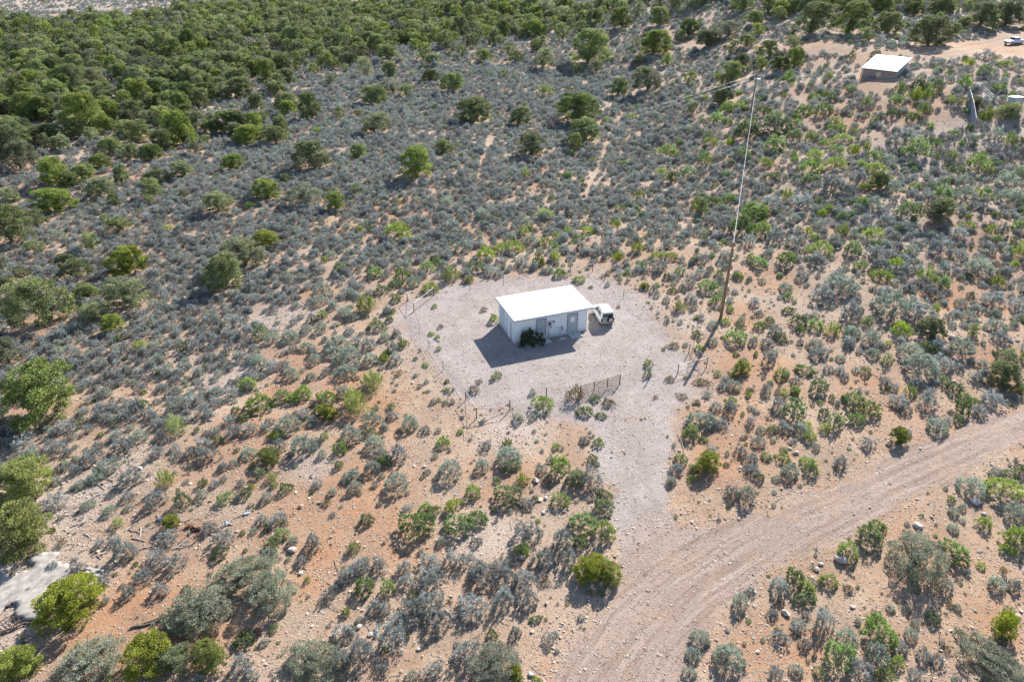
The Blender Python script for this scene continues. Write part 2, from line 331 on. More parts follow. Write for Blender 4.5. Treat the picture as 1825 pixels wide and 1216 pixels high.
# ------------------------------------------------------------------ plant prototypes (meshes of unit width)
def leaves_mesh(name, c, d, ln, wd, mat, r, v=None, curl=.25):
    """c: leaf centres (n,3); d: unit leaf directions; one folded quad per leaf"""
    n = len(c); ln = np.broadcast_to(ln, n)[:, None]; wd = np.broadcast_to(wd, n)[:, None]
    side = np.cross(d, r.normal(size=(n, 3))); side /= np.linalg.norm(side, axis=1)[:, None] + 1e-9; nn = np.cross(d, side)
    a = c - d * ln * .5; b = c + side * wd * .5 + nn * wd * curl; e = c + d * ln * .5; f = c - side * wd * .5 + nn * wd * curl
    V = np.stack([a, b, e, f], 1).reshape(-1, 3); F = np.arange(4 * n).reshape(n, 4)
    v = r.random(n) if v is None else v
    return quads_mesh(name, V, F, mat, {'v': np.repeat(v, 4)})
def unit(a): return a / (np.linalg.norm(a, axis=1)[:, None] + 1e-9)
def crown_pts(r, nl, per, shape, spread, lob):
    """leaf centres and directions over irregular lobes. shape(z in 0..1) -> radius"""
    C_ = []; D_ = []; V_ = []; lc = []
    for i in range(nl):
        z = (i + r.random()) / nl; z = z ** .85; th = i * 2.39996 + r.normal() * .45; rad = shape(z) * (.62 + .42 * r.random() if i % 4 else .35 * r.random()) * spread
        cc = np.array([rad * math.cos(th), rad * math.sin(th), z]); R_ = lob * (.65 + .7 * r.random()); lc.append((cc, R_))
        d = unit(r.normal(size=(per, 3)) + np.array([0, 0, .25]) + .5 * np.append(cc[:2], 0) / max(rad, .05) * .6)
        p = cc + d * (R_ * (.55 + .5 * r.random(per) ** .5))[:, None] * np.array([1, 1, .85])
        C_.append(p); D_.append(unit(d + r.normal(size=(per, 3)) * .55 + np.array([0, 0, .35]))); V_.append(np.clip(r.random() * .5 + r.random(per) * .6, 0, 1))
    return np.concatenate(C_), np.concatenate(D_), np.concatenate(V_), lc
def juniper_proto(seed, mat, nl=30, per=150, h=.78, leaf=.042, low=.12, lob=.135):
    r = np.random.default_rng(seed); sk = r.random() * .25
    sh = lambda z: .42 * math.sqrt(max(0, 1 - ((z - .36) / .70) ** 2))
    c, d, v, lc = crown_pts(r, nl, per, sh, 1.0, lob)
    ax = r.normal(size=2) * .10; c[:, 0] += ax[0] * c[:, 2]; c[:, 1] += ax[1] * c[:, 2]
    c[:, 2] = low + c[:, 2] * (h - low) * .88; c[:, 0] *= 1 + sk * .4; c[:, 1] *= 1 - sk * .4
    k = c[:, 2] > .02; c, d, v = c[k], d[k], v[k]; n = len(c)
    crown = leaves_mesh('crown', c, d, leaf * (.7 + .7 * r.random(n)), leaf * (.5 + .4 * r.random(n)), mat, r, v)
    t = MB(); tw = r.normal(size=(5, 2)) * .018; pts = [(0, 0, -.04)] + [(tw[i, 0] * i, tw[i, 1] * i, .02 + i * h * .17) for i in range(1, 5)]; t.tube(pts, [.042, .034, .026, .017, .008], 7)
    for j in range(7):
        th = j * 2 * PI / 7 + r.random(); z0 = .03 + .07 * r.random(); L = .24 + .14 * r.random()
        t.tube([(0, 0, z0), (math.cos(th) * L * .4, math.sin(th) * L * .4, z0 + .10 + .08 * r.random()), (math.cos(th) * L, math.sin(th) * L, z0 + .2 + .28 * r.random())], [.018, .012, .004], 5, False)
    tm = bpy.data.meshes.new('trunk'); tm.from_pydata(t.v, [], t.f); tm.materials.append(M['bark'])
    for p in tm.polygons: p.use_smooth = True
    return crown, tm
def cone_proto(seed, mat, n=1500, leaf=.075, slim=.42):
    r = np.random.default_rng(seed); sp = 26; C_ = []; D_ = []; V_ = []
    for i in range(sp):      # upright sprays
        th = r.random() * 2 * PI; q = r.random() ** .6; rad = slim * q * .92; top = (1.25 - .85 * q) * (.8 + .3 * r.random()); m = n // sp
        s = r.random(m) ** .7; w_ = .075 * (1.15 - s); lean = 1 + .3 * s
        p = np.stack([math.cos(th) * rad * lean, math.sin(th) * rad * lean, .05 + s * top], -1) + r.normal(size=(m, 3)) * w_[:, None]
        C_.append(p); D_.append(unit(r.normal(size=(m, 3)) * .5 + np.array([math.cos(th) * .4, math.sin(th) * .4, 1.1]))); V_.append(np.clip(.3 * s + r.random() * .4 + r.random(m) * .4, 0, 1))
    c = np.concatenate(C_); d = np.concatenate(D_); v = np.concatenate(V_); c[:, 2] = np.maximum(c[:, 2], .02); k = len(c)
    return leaves_mesh('young_juniper', c, d, leaf * (.7 + .7 * r.random(k)), leaf * .55, mat, r, v)
def mound_proto(seed, mat, tufts=70, per=8, h=.62, leaf=.10, wid=.35, lump=.10, name='sagebrush', flat=1.0, upw=.55):
    """a mound of leafy shoot tips over radiating stems"""
    r = np.random.default_rng(seed); th = r.random(tufts) * 2 * PI; ph = np.arccos(1 - r.random(tufts) * 1.02); ph = np.clip(ph, 0, 1.62)
    lob = 1 + lump * np.sin(th * 3 + r.random() * 6) + lump * np.sin(th * 5 + 2 + ph * 3) * .8; rad = .47 * lob * (.74 + .30 * r.random(tufts))
    base = np.stack([np.sin(ph) * np.cos(th) * rad, np.sin(ph) * np.sin(th) * rad, np.cos(ph) * rad * h / .5 + .05], -1)
    out = unit(base + np.array([0, 0, upw * .25])); t = np.repeat(np.arange(tufts), per); n = len(t)
    d = unit(out[t] + r.normal(size=(n, 3)) * .55 + np.array([0, 0, upw])); c = base[t] + r.normal(size=(n, 3)) * (leaf * .42) + d * leaf * .25
    c[:, 2] = np.maximum(c[:, 2], .015); v = np.clip(r.random(tufts)[t] * .6 + r.random(n) * .45, 0, 1)
    me = leaves_mesh(name, c, d, leaf * (.7 + .6 * r.random(n)), leaf * wid * (.8 + .5 * r.random(n)), mat, r, v)
    m = min(tufts, 22)       # grey stems fanning out from the base, in the same mesh
    bm = bmesh.new(); bm.from_mesh(me); lay = bm.verts.layers.float.get('v')
    for i in range(m):
        e = Vector(base[i]); side = Vector((e.y, -e.x, 0)).normalized() * .011
        q = [bm.verts.new(p) for p in (Vector((0, 0, -.02)) - side, Vector((0, 0, -.02)) + side, e + side * .4, e - side * .4)]
        for x in q: x[lay] = .3
        f = bm.faces.new(q); f.material_index = 1
    bm.to_mesh(me); bm.free(); me.materials.append(M['twig']); return me
def tuft_proto(seed, mat, n=36, h=.6, name='grass_tuft'):
    r = np.random.default_rng(seed); d = unit(r.normal(size=(n, 3)) * np.array([.6, .6, .2]) + np.array([0, 0, .75])); c = d * h * .45 * (.5 + .6 * r.random(n))[:, None]; c[:, 2] = np.abs(c[:, 2])
    return leaves_mesh(name, c + r.normal(size=(n, 3)) * np.array([.07, .07, .0]), d, h * .8, .055, mat, r, None, .1)
def rock_mesh(seed, mat, sub=1, flat=.7, name='stone'):
    bm = bmesh.new(); bmesh.ops.create_icosphere(bm, subdivisions=sub, radius=.5); r = random.Random(seed)
    if sub > 1:
        pl = [(Vector((r.gauss(0, 1), r.gauss(0, 1), r.gauss(0, 1))).normalized(), .30 + .14 * r.random()) for _ in range(9)]
        for v in bm.verts:
            for nrm, q in pl:
                e = v.co.dot(nrm) - q
                if e > 0: v.co -= nrm * e
            v.co *= 1 + r.uniform(-.03, .03); v.co.z *= flat
    else:
        for v in bm.verts: v.co *= r.uniform(.7, 1.15); v.co.z *= flat
    me = bpy.data.meshes.new(name); bm.to_mesh(me); bm.free(); me.materials.append(mat); return me

PROTO = {}
for key in 'JYO':
    PROTO[key] = [juniper_proto(10 + i * 7 + ord(key), M[key], *( (92, 180) if key != 'O' else (76, 150)), leaf=.026, lob=.092, h=(.80, .70, .90, .76)[i], low=.02 if key != 'O' else .07) for i in range(4)]
PROTO['M'] = [juniper_proto(500 + i, M['M'], 110, 140, h=.56, leaf=.019, low=.0, lob=.08) for i in range(3)]
FARJ = {k: [juniper_proto(800 + i + ord(k), M[k], 34, 42, h=.85, leaf=.062, low=.02, lob=.115) for i in range(3)] for k in 'JO'}
PROTO['K'] = [cone_proto(40 + i, M['K'], 3000, .05, slim=(.40, .44, .36, .46)[i]) for i in range(4)]
PROTO['S'] = [mound_proto(60 + i, M['S'], 130, 15, h=(.60, .66, .54, .62, .68)[i], leaf=.068, wid=.40, lump=.20, name='sagebrush') for i in range(5)]
PROTO['T'] = [mound_proto(70 + i, M['T'], 160, 14, h=(.60, .52, .64, .56)[i], leaf=.058, wid=.45, lump=.08) for i in range(4)]
PROTO['G'] = [mound_proto(80 + i, M['G'], 130, 17, h=(.60, .70, .52, .64)[i], leaf=.055, wid=.6, lump=.12, name='green_shrub') for i in range(4)]
PROTO['L'] = [mound_proto(90 + i, M['L'], 130, 15, h=(.52, .6, .46)[i], leaf=.058, wid=.5, lump=.12, name='green_shrub') for i in range(3)]
PROTO['D'] = [mound_proto(95 + i, M['D'], 50, 7, h=(.42, .5, .36)[i], leaf=.15, wid=.25, lump=.2, name='dry_tuft') for i in range(3)]
PROTO['B'] = [mound_proto(99, M['B'], 130, 9, h=.68, leaf=.085, wid=.6, lump=.18, name='dark_shrub')]
TUFT = [tuft_proto(200 + i, M['grass'], 30) for i in range(3)]
STONE = [rock_mesh(300 + i, M['stone']) for i in range(5)]

# ------------------------------------------------------------------ uncountable masses as one object each
def scatter(name, meshes, pts, scl, rot, pick, label, cat=None):
    n = len(pts); me = bpy.data.meshes.new(name); me.vertices.add(n); me.vertices.foreach_set('co', np.asarray(pts, np.float32).ravel())
    for nm, ty, fld, val in (('scl', 'FLOAT_VECTOR', 'vector', scl), ('rot', 'FLOAT_VECTOR', 'vector', rot)):
        a = me.attributes.new(nm, ty, 'POINT'); a.data.foreach_set(fld, np.asarray(val, np.float32).ravel())
    a = me.attributes.new('rnd', 'FLOAT', 'POINT'); a.data.foreach_set('value', np.random.default_rng(n).random(n).astype(np.float32))
    a = me.attributes.new('pick', 'INT', 'POINT'); a.data.foreach_set('value', np.asarray(pick, np.int32))
    o = bpy.data.objects.new(name, me); C.objects.link(o)
    g = bpy.data.node_groups.new(name, 'GeometryNodeTree'); g.interface.new_socket('Geometry', in_out='INPUT', socket_type='NodeSocketGeometry'); g.interface.new_socket('Geometry', in_out='OUTPUT', socket_type='NodeSocketGeometry')
    gi = g.nodes.new('NodeGroupInput'); go = g.nodes.new('NodeGroupOutput'); iop = g.nodes.new('GeometryNodeInstanceOnPoints'); gti = g.nodes.new('GeometryNodeGeometryToInstance')
    for m_ in meshes[::-1]:      # a multi-input socket hands its links out last first
        ob = bpy.data.objects.new(name + '_source', m_); oi = g.nodes.new('GeometryNodeObjectInfo'); oi.inputs['Object'].default_value = ob; g.links.new(oi.outputs['Geometry'], gti.inputs[0])
    def na(nm, dt):
        x = g.nodes.new('GeometryNodeInputNamedAttribute'); x.data_type = dt; x.inputs['Name'].default_value = nm
        return [s for s in x.outputs if s.enabled and s.name == 'Attribute'][0]
    g.links.new(gi.outputs[0], iop.inputs['Points']); g.links.new(gti.outputs[0], iop.inputs['Instance']); iop.inputs['Pick Instance'].default_value = True
    g.links.new(na('pick', 'INT'), iop.inputs['Instance Index']); g.links.new(na('scl', 'FLOAT_VECTOR'), iop.inputs['Scale'])
    er = g.nodes.new('FunctionNodeEulerToRotation'); g.links.new(na('rot', 'FLOAT_VECTOR'), er.inputs[0]); g.links.new(er.outputs[0], iop.inputs['Rotation']); g.links.new(iop.outputs[0], go.inputs[0])
    md = o.modifiers.new('scatter', 'NODES'); md.node_group = g
    return tag(o, label, cat, kind='stuff')
# ------------------------------------------------------------------ plants noted on the photograph: kind, centre, width, height in each enlarged crop
CROPS = [
(0, 0, 2.944, '''J 1340 660 110 140;O 1450 700 130 120;J 1650 830 180 130;J 1220 840 120 110;J 970 880 120 110;O 820 930 120 90;J 640 910 90 120;J 450 900 130 110;J 380 930 110 120;J 310 1060 200 130;O 70 1020 120 100;J 60 1140 130 100;O 200 1170 130 60;
J 610 1040 60 100;J 970 1015 60 60;O 790 1040 70 60;O 1150 1070 170 110;J 1410 980 150 140;M 1610 1000 210 180;J 1500 935 60 50;J 1765 1050 110 110;O 560 1140 50 90;O 640 1190 130 60;J 1340 530 90 100;J 1450 460 100 70;J 1510 540 130 90;J 1160 460 110 70;O 680 800 120 90;
J 800 800 110 90;J 590 770 130 90;J 530 850 110 80;J 1030 770 80 80;J 1080 730 60 60;J 860 740 130 120;J 720 700 160 110;J 1120 670 120 80;J 230 690 140 120;J 580 650 100 100;K 490 1070 40 40;L 880 1200 60 30;J 960 540 130 150;O 350 620 110 80;J 740 560 80 70;J 1280 390 80 60'''),
(600, 0, 2.8516, '''J 700 560 180 140;J 925 585 110 110;J 590 410 120 110;J 545 740 100 90;J 405 845 190 140;J 990 745 150 110;K 965 870 45 70;J 1225 560 200 130;J 1255 660 170 140;J 1215 720 80 100;O 190 640 150 90;J 110 770 90 80;K 70 830 40 40;O 90 960 60 70;
J 20 570 60 70;J 110 575 50 40;J 190 480 130 100;J 355 465 80 60;J 480 380 90 80;J 850 375 50 50;J 65 310 100 70;O 155 330 80 120;M 290 390 140 180;J 270 265 110 90;J 495 300 90 60;J 560 200 100 80;J 755 280 90 70;J 910 290 80 60;O 1050 305 130 90;J 1280 270 200 110;
J 1225 350 70 60;O 1320 330 80 70;J 1610 200 160 150;J 1680 300 60 70;J 1430 440 100 90;O 1580 400 170 130;J 1790 390 70 70;J 1540 300 70 60;L 1060 455 90 50;L 1690 770 130 60;L 1500 590 60 40;J 1700 900 70 70;G 1790 870 90 70;J 1810 550 50 60;L 1060 1090 90 50;J 800 190 80 90;
J 730 160 60 80;J 1020 230 80 60;J 1150 160 80 90;J 1240 140 80 70;J 1080 100 100 60;J 930 100 90 70;J 1300 90 120 100;J 1450 100 120 80;J 1160 40 100 80;J 990 40 120 70;J 1640 70 110 110;J 1790 130 90 110;J 1750 180 50 60;O 870 240 70 60;J 440 260 80 90;K 1295 810 30 50;
K 1415 1130 50 50;L 315 1160 90 30;T 740 1080 70 50;T 410 1015 60 50;G 1540 990 60 50;L 1650 870 60 40;T 560 1030 80 60;T 530 1100 60 50;G 620 1120 40 30'''),
(1240, 0, 3.118, '''J 70 200 130 110;J 190 260 60 80;J 250 330 110 90;J 200 400 130 100;J 145 520 120 130;J 145 440 60 60;J 355 160 80 70;J 410 270 100 90;J 365 350 70 70;J 460 340 110 90;J 545 310 100 120;O 280 230 100 60;M 180 150 160 100;J 330 90 110 80;J 520 190 60 70;J 640 130 200 110;
J 850 120 200 130;J 960 190 90 80;J 1060 130 160 110;J 1290 180 210 150;J 1420 160 100 80;J 1480 120 100 80;J 1580 80 150 120;J 1720 80 170 120;J 1650 120 80 80;J 1210 40 100 80;J 1360 40 130 80;J 820 40 120 80;J 1030 30 130 80;J 700 30 100 60;J 540 40 120 70;J 400 40 100 60;J 260 30 100 60;
O 550 230 90 70;G 280 710 170 130;G 440 680 180 110;G 115 650 100 70;G 375 610 100 60;L 560 680 70 40;G 600 610 100 60;G 700 600 110 80;L 770 670 90 50;G 780 710 90 50;L 730 790 80 40;L 640 750 80 60;G 780 830 90 50;L 660 860 110 60;L 775 900 120 80;K 890 820 60 90;K 945 800 60 90;
G 990 860 90 60;T 1070 880 80 60;G 1220 820 150 100;L 995 930 120 60;J 1020 1000 110 120;G 1340 800 70 50;K 1420 850 60 70;K 1335 860 40 60;G 1570 910 150 80;G 1450 940 100 60;T 1490 1000 110 80;G 1370 1060 100 90;T 1500 1080 130 90;K 1560 1060 60 90;T 1720 1000 130 90;T 1740 1090 150 110;
K 1810 1110 60 90;G 1170 1160 120 90;O 1350 1180 150 70;T 980 1130 80 70;G 1210 1030 80 60;T 1090 1040 90 80;K 500 1070 80 90;G 640 940 130 50;G 640 990 100 60;G 420 980 90 60;G 330 1180 190 100;G 180 1100 80 60;G 90 1110 70 50;J 30 1140 80 140;L 700 1180 50 50;S 750 1030 170 100;
S 900 980 100 80;G 50 880 100 70;G 260 840 90 60;L 390 900 90 50;G 440 790 130 90;L 80 790 90 40;G 540 750 90 60;K 190 790 60 40;K 1130 480 80 90;K 1290 500 70 100;G 1235 460 100 90;K 1220 520 90 80;G 1340 470 60 60;K 1260 590 90 90;G 1110 550 100 60;G 1090 620 90 60;G 1210 640 80 60;
K 1600 620 90 110;K 1730 580 70 60;K 1735 760 80 90;O 1560 570 110 80;O 1460 560 70 60;O 1720 640 120 60;G 1520 700 50 50;G 1500 450 70 60;G 1680 480 80 50;T 1355 360 60 40;G 1430 735 70 40;S 1420 340 60 40;S 1610 300 70 40;K 1510 335 50 50;T 1660 740 80 60;L 1720 355 80 30;G 1790 770 60 50;
S 1160 770 140 60;L 820 770 100 40;T 1520 760 70 60;K 880 720 40 50;G 1000 290 60 30;G 1790 950 60 60;L 1190 1130 60 40;T 900 1150 80 50;S 850 1060 90 60;S 590 1120 120 80;S 420 1130 120 90'''),
(0, 390, 2.944, '''Y 670 225 200 170;J 1170 275 200 230;O 1290 180 220 190;Y 1415 110 140 90;O 250 420 320 330;O 400 280 160 110;J 465 380 130 120;O 90 440 110 110;O 490 490 140 120;Y 600 540 110 130;O 690 420 250 150;J 490 110 80 110;O 200 150 100 80;J 345 210 90 80;J 15 230 60 90;O 20 330 110 90;
O 130 280 80 60;O 50 690 130 170;J 240 920 380 330;K 930 1085 130 110;G 965 670 60 60;T 840 630 70 50;L 740 670 80 40;S 1130 640 80 70;L 870 60 80 40;O 555 230 50 60;T 300 90 90 50;T 150 1130 80 50;T 730 1150 100 60;L 325 1040 50 40'''),
(380, 560, 4.053, '''K 1155 480 190 190;K 1030 640 230 190;Y 830 720 150 110;G 820 610 150 100;G 770 690 110 80;T 560 150 140 110;T 430 170 110 90;G 350 130 140 110;S 250 120 120 100;S 30 190 90 100;S 140 60 160 90;S 230 210 90 60;S 120 240 90 80;T 510 220 60 40;T 675 100 80 60;T 785 95 100 90;
S 30 110 80 60;T 335 340 130 130;T 305 275 80 50;S 70 350 100 70;S 130 575 110 100;S 250 430 60 80;T 360 450 60 40;T 575 430 130 100;T 705 450 80 70;S 535 400 90 60;T 740 325 100 80;T 685 245 100 50;T 910 210 150 80;T 880 280 150 90;T 845 230 90 90;T 980 330 220 120;T 960 420 170 120;
T 1140 320 130 110;S 1120 220 110 100;S 1030 195 90 90;K 1370 210 90 80;K 1235 310 90 90;G 1250 280 80 60;S 1300 240 90 80;G 1180 80 130 90;J 790 20 90 50;G 330 640 220 170;G 500 580 130 120;G 650 560 140 130;G 570 610 110 90;S 30 640 100 90;G 165 700 80 70;G 220 745 90 70;S 120 770 100 70;
S 150 850 110 100;S 260 835 130 90;T 540 800 220 160;L 465 885 120 60;S 380 820 80 70;G 40 910 90 80;S 20 850 90 70;T 260 1010 130 90;Y 420 1030 170 130;K 285 1085 60 60;K 430 1165 80 100;O 350 1155 90 70;S 480 960 120 70;S 70 1100 70 80;T 650 950 170 170;S 750 925 90 90;T 790 1010 70 70;
G 920 970 110 100;T 1000 870 160 140;G 1140 860 110 80;T 1170 940 160 120;S 1200 1030 130 80;S 1330 1020 160 130;T 1150 1110 120 120;T 1000 1170 130 100;T 945 550 100 100;T 1150 760 120 120;T 1420 790 120 120;S 1240 810 60 70;S 1290 740 90 60;G 1660 930 120 90;T 1710 1140 210 150;
S 660 720 110 70;G 910 1090 70 70;S 1530 840 90 60;T 1590 630 50 50;G 1690 545 40 50;T 1680 640 50 40;T 1730 620 40 60;L 1535 365 50 40;L 1575 140 50 40;L 1630 225 40 80;L 1620 160 40 40;G 1690 480 40 40;D 1340 430 60 50;D 1490 520 50 40;G 1240 800 60 50'''),
(250, 780, 4.053, '''K 185 280 130 190;G 310 430 130 180;K 450 320 90 100;T 450 410 90 80;Y 230 610 120 120;S 200 730 150 110;S 130 870 150 110;S 250 920 170 130;S 30 1010 130 90;S 150 1100 120 110;G 615 440 120 100;G 750 410 120 90;K 810 355 50 50;K 970 340 70 70;G 1055 370 110 90;T 915 430 90 90;
S 490 140 160 90;S 270 120 80 60;T 600 200 60 50;S 600 300 60 50;S 540 340 80 60;S 730 330 70 60;S 1000 590 110 110;S 880 600 100 80;T 820 680 60 50;G 740 690 50 40;G 1030 700 120 90;S 610 740 150 130;G 580 850 130 80;S 500 670 120 70;G 950 780 130 90;T 930 860 140 100;
S 1250 760 130 130;S 1170 900 90 80;K 1545 800 110 100;G 1640 590 110 110;T 1555 360 110 100;T 1730 480 50 40;S 1700 340 60 50;S 1730 920 110 110;S 1590 960 110 90;G 1620 1080 160 160;G 1790 1060 100 150;S 1370 1130 120 110;G 1210 1030 50 50;S 1450 1050 90 80;S 800 490 50 40;D 1340 480 90 60;S 1390 560 50 40'''),
(0, 780, 2.788, '''Y 110 190 290 320;Y 130 470 310 280;Y 350 830 310 270;M 1000 850 340 280;M 1190 690 320 250;M 1370 740 280 290;M 900 910 220 150;Y 770 1120 250 180;O 900 1090 200 190;Y 1050 1090 160 190;M 430 1140 330 150;M 1550 1150 320 160;G 1220 1005 110 90;S 1200 1140 120 110;
S 520 710 80 60;S 500 530 60 40;S 625 560 110 110;S 720 700 80 60;S 640 770 70 80;T 800 760 70 70;T 550 370 80 50;T 440 335 70 60;L 585 425 60 50;T 640 350 50 40;S 280 330 120 80;S 650 200 120 90;T 540 150 130 80;T 480 200 90 70;S 380 160 60 60;S 290 60 110 70;S 120 50 120 60;
S 460 100 120 70;S 620 50 120 70;S 640 300 70 50;S 60 1090 90 70;T 400 240 70 50;Y 60 1208 240 70;S 270 640 60 50;S 390 650 70 60;D 310 520 50 40;S 1250 1190 80 40'''),
(600, 780, 2.789, '''T 560 165 140 90;K 850 30 70 60;T 860 110 150 100;G 870 150 90 40;K 925 200 75 80;T 300 230 130 110;T 725 135 70 80;T 1020 160 60 50;G 1105 140 100 110;O 1175 200 110 110;S 1265 225 140 80;G 1330 290 90 70;G 1330 350 110 80;G 675 270 90 80;K 585 335 90 90;G 850 290 150 110;G 985 300 40 50;
L 1110 320 110 70;S 940 330 80 60;D 1050 215 70 60;G 440 355 70 50;G 480 375 80 50;G 400 455 190 120;G 620 450 150 90;G 700 400 110 90;S 940 490 140 120;S 1120 510 110 120;G 1225 430 150 110;L 1320 460 120 120;G 1210 520 90 70;S 1030 610 120 100;Y 1250 640 170 170;Y 1355 670 130 140;S 1150 600 90 100;
S 470 640 120 80;S 565 610 80 80;S 630 620 70 70;S 340 650 80 70;S 470 710 140 100;S 700 650 90 80;S 820 650 90 60;S 720 700 140 90;S 840 720 140 90;S 930 710 110 90;S 830 800 110 120;S 940 820 130 90;S 680 850 160 120;S 380 870 140 120;S 470 830 150 110;S 500 930 150 100;S 350 720 90 70;
G 380 790 70 60;S 240 860 80 60;S 190 850 80 70;S 280 980 190 150;S 120 1080 150 160;S 30 980 110 100;K 50 870 60 50;S 30 1120 120 120;S 230 1150 80 60;S 480 1160 100 80;T 370 1195 70 50;S 60 680 90 80;S 210 640 70 80;S 120 640 90 60;S 640 1090 140 100;M 790 1130 280 190;Y 890 1180 80 80;
S 890 970 60 60;G 990 910 60 40;G 770 990 70 50;S 1060 1010 80 50;G 1270 105 60 50;G 1300 35 70 30;S 1235 15 60 40;G 1090 50 50 30;S 740 45 60 50;S 530 30 90 60;S 860 620 60 40;D 1040 720 50 40'''),
(1150, 620, 5.067, '''Y 870 170 150 170;K 800 240 90 90;K 1000 40 60 80;S 1110 80 130 170;G 1440 200 170 110;G 1230 240 160 110;G 1560 340 180 160;L 1240 400 110 100;G 1350 380 90 110;G 1340 560 180 200;S 1200 520 150 130;G 1700 660 150 160;G 1610 580 100 110;L 1620 720 110 100;T 800 340 140 110;S 700 350 110 80;
G 780 480 90 100;S 1090 370 100 120;G 1130 310 60 40;G 930 420 60 60;G 650 230 70 60;S 720 280 80 70;T 500 660 260 210;L 410 760 150 150;S 590 660 110 120;S 690 690 140 100;L 520 830 90 60;G 320 1010 130 110;Y 550 1060 230 200;L 420 1190 100 60;S 600 930 120 80;S 280 1100 130 90;O 420 1080 80 80;
T 1020 850 140 110;S 950 660 90 100;T 1045 740 100 80;G 1135 740 90 80;S 1240 720 150 110;L 1460 700 90 80;L 1480 790 120 130;T 1540 890 80 80;S 1330 850 80 60;G 1250 920 80 60;L 1250 1000 140 110;T 1300 1120 170 150;L 1460 1040 150 90;G 1490 1090 140 130;G 1090 980 110 90;S 950 1010 130 120;
S 960 1120 140 80;G 1030 1170 90 90;T 1180 1190 90 60;S 1760 1030 120 130;G 1800 420 60 100;S 1730 490 60 80;D 220 280 100 70;D 510 310 140 80;D 330 440 100 60;D 465 490 80 60;D 90 450 60 40;T 740 940 50 70;G 820 60 70 50;S 560 430 90 50;D 200 800 30 30;S 260 880 40 40;G 880 590 40 50;S 950 550 70 40;
G 905 795 40 60;S 1000 580 70 50;G 1680 440 60 70;G 1780 440 50 80;S 1560 80 180 60;T 1760 90 100 80;L 30 140 90 80;G 20 230 80 80'''),
(1200, 380, 2.896, '''G 340 60 120 120;L 460 80 100 80;S 520 120 90 80;G 410 20 130 80;S 260 60 110 100;S 615 140 60 50;G 435 250 100 60;G 585 230 90 80;L 755 190 140 70;S 740 240 110 70;T 580 380 80 60;G 590 430 60 40;T 860 365 160 120;S 770 420 130 90;T 1130 470 220 150;S 1250 520 170 100;S 920 510 120 100;G 590 500 70 50;
G 645 550 90 80;G 730 570 80 80;K 815 590 90 90;G 655 600 50 50;G 440 580 60 50;G 320 640 110 90;G 345 590 60 40;T 730 675 90 70;G 550 640 80 60;S 480 670 70 50;K 1300 305 90 110;J 1330 600 140 120;L 1170 590 100 90;G 1000 560 60 50;T 920 610 90 80;T 1010 640 90 80;G 960 270 90 60;L 1070 330 110 50;
S 1070 260 100 70;S 1050 210 110 60;L 1030 105 110 60;G 920 170 90 90;K 870 70 70 90;T 1235 180 60 50;T 1330 110 60 50;S 1380 170 120 80;S 1470 210 90 60;S 1470 100 80 60;K 1670 345 90 80;O 1360 10 150 80;T 1570 270 150 110;T 1520 530 90 60;T 1480 460 70 50;T 1660 590 110 60;S 1680 640 100 60;
T 1480 690 120 100;O 1540 600 60 80;T 1220 710 130 80;G 1310 700 100 60;T 1270 790 180 110;S 1380 770 120 90;G 1710 740 120 70;J 1700 830 160 160;K 1780 910 80 70;T 1030 720 80 60;G 1100 750 60 60;G 990 820 60 50;S 1090 870 60 60;G 1220 920 70 60;G 930 960 120 110;G 1010 1010 110 90;G 940 1070 100 60;
T 1360 1100 130 90;Y 1165 1140 90 110;S 1150 970 100 70;S 1300 960 90 90;G 1450 900 90 80;G 1490 1000 80 90;S 1570 1020 90 70;S 1640 960 110 90;G 1500 950 70 60;G 1470 1060 70 60;G 1550 970 70 50;S 1000 1190 80 60;S 1190 1010 70 60;G 1390 860 50 50;K 1780 180 90 90;L 1640 80 60 50;S 1700 80 60 60;
S 1640 450 120 70;S 1760 470 90 70;S 1320 400 90 70;S 1400 290 100 60;S 1190 290 70 50;K 1350 480 40 80;G 1790 60 90 60'''),
(1200, 780, 2.789, '''T 360 280 90 100;G 510 215 60 50;T 1480 250 140 100;L 1630 250 170 130;T 1690 370 130 110;G 1670 180 80 60;T 1600 180 80 50;G 1720 150 60 80;L 1540 425 80 70;L 1700 490 130 140;L 1655 560 80 60;T 1390 370 60 50;G 1380 310 40 40;T 1390 450 60 50;G 1010 440 90 80;G 970 480 140 130;L 865 560 110 110;
M 1180 580 320 280;G 1390 560 140 130;G 600 700 100 100;L 660 740 70 70;L 770 710 90 80;S 520 740 90 90;G 650 810 110 50;D 530 830 50 40;T 330 810 90 100;S 380 770 60 50;S 490 880 60 50;T 130 1000 110 90;T 100 1080 90 70;T 270 1100 160 140;T 290 1040 50 40;T 80 1170 70 60;S 740 910 110 120;
S 620 940 90 60;S 530 1000 90 70;S 650 1030 70 60;T 610 1160 80 60;G 730 1180 80 50;Y 1630 920 120 190;M 1560 1100 350 240;G 1290 900 80 70;D 1000 880 50 50;D 870 750 40 40;T 1355 735 70 70;T 1600 720 80 90;S 1690 740 70 60;T 1155 855 50 40;D 1375 830 40 40;L 1530 640 50 40;D 1360 1050 40 40;D 1640 655 40 30;
G 1020 980 180 110;T 860 1000 110 80;G 820 1090 170 150;T 1010 1090 150 130;L 1110 1120 80 70;S 920 1170 150 100;T 1180 980 80 60;S 1240 1090 80 70;S 1310 1120 80 50;S 1120 1050 90 70;S 1200 1190 80 40;L 1050 1190 100 60'''),
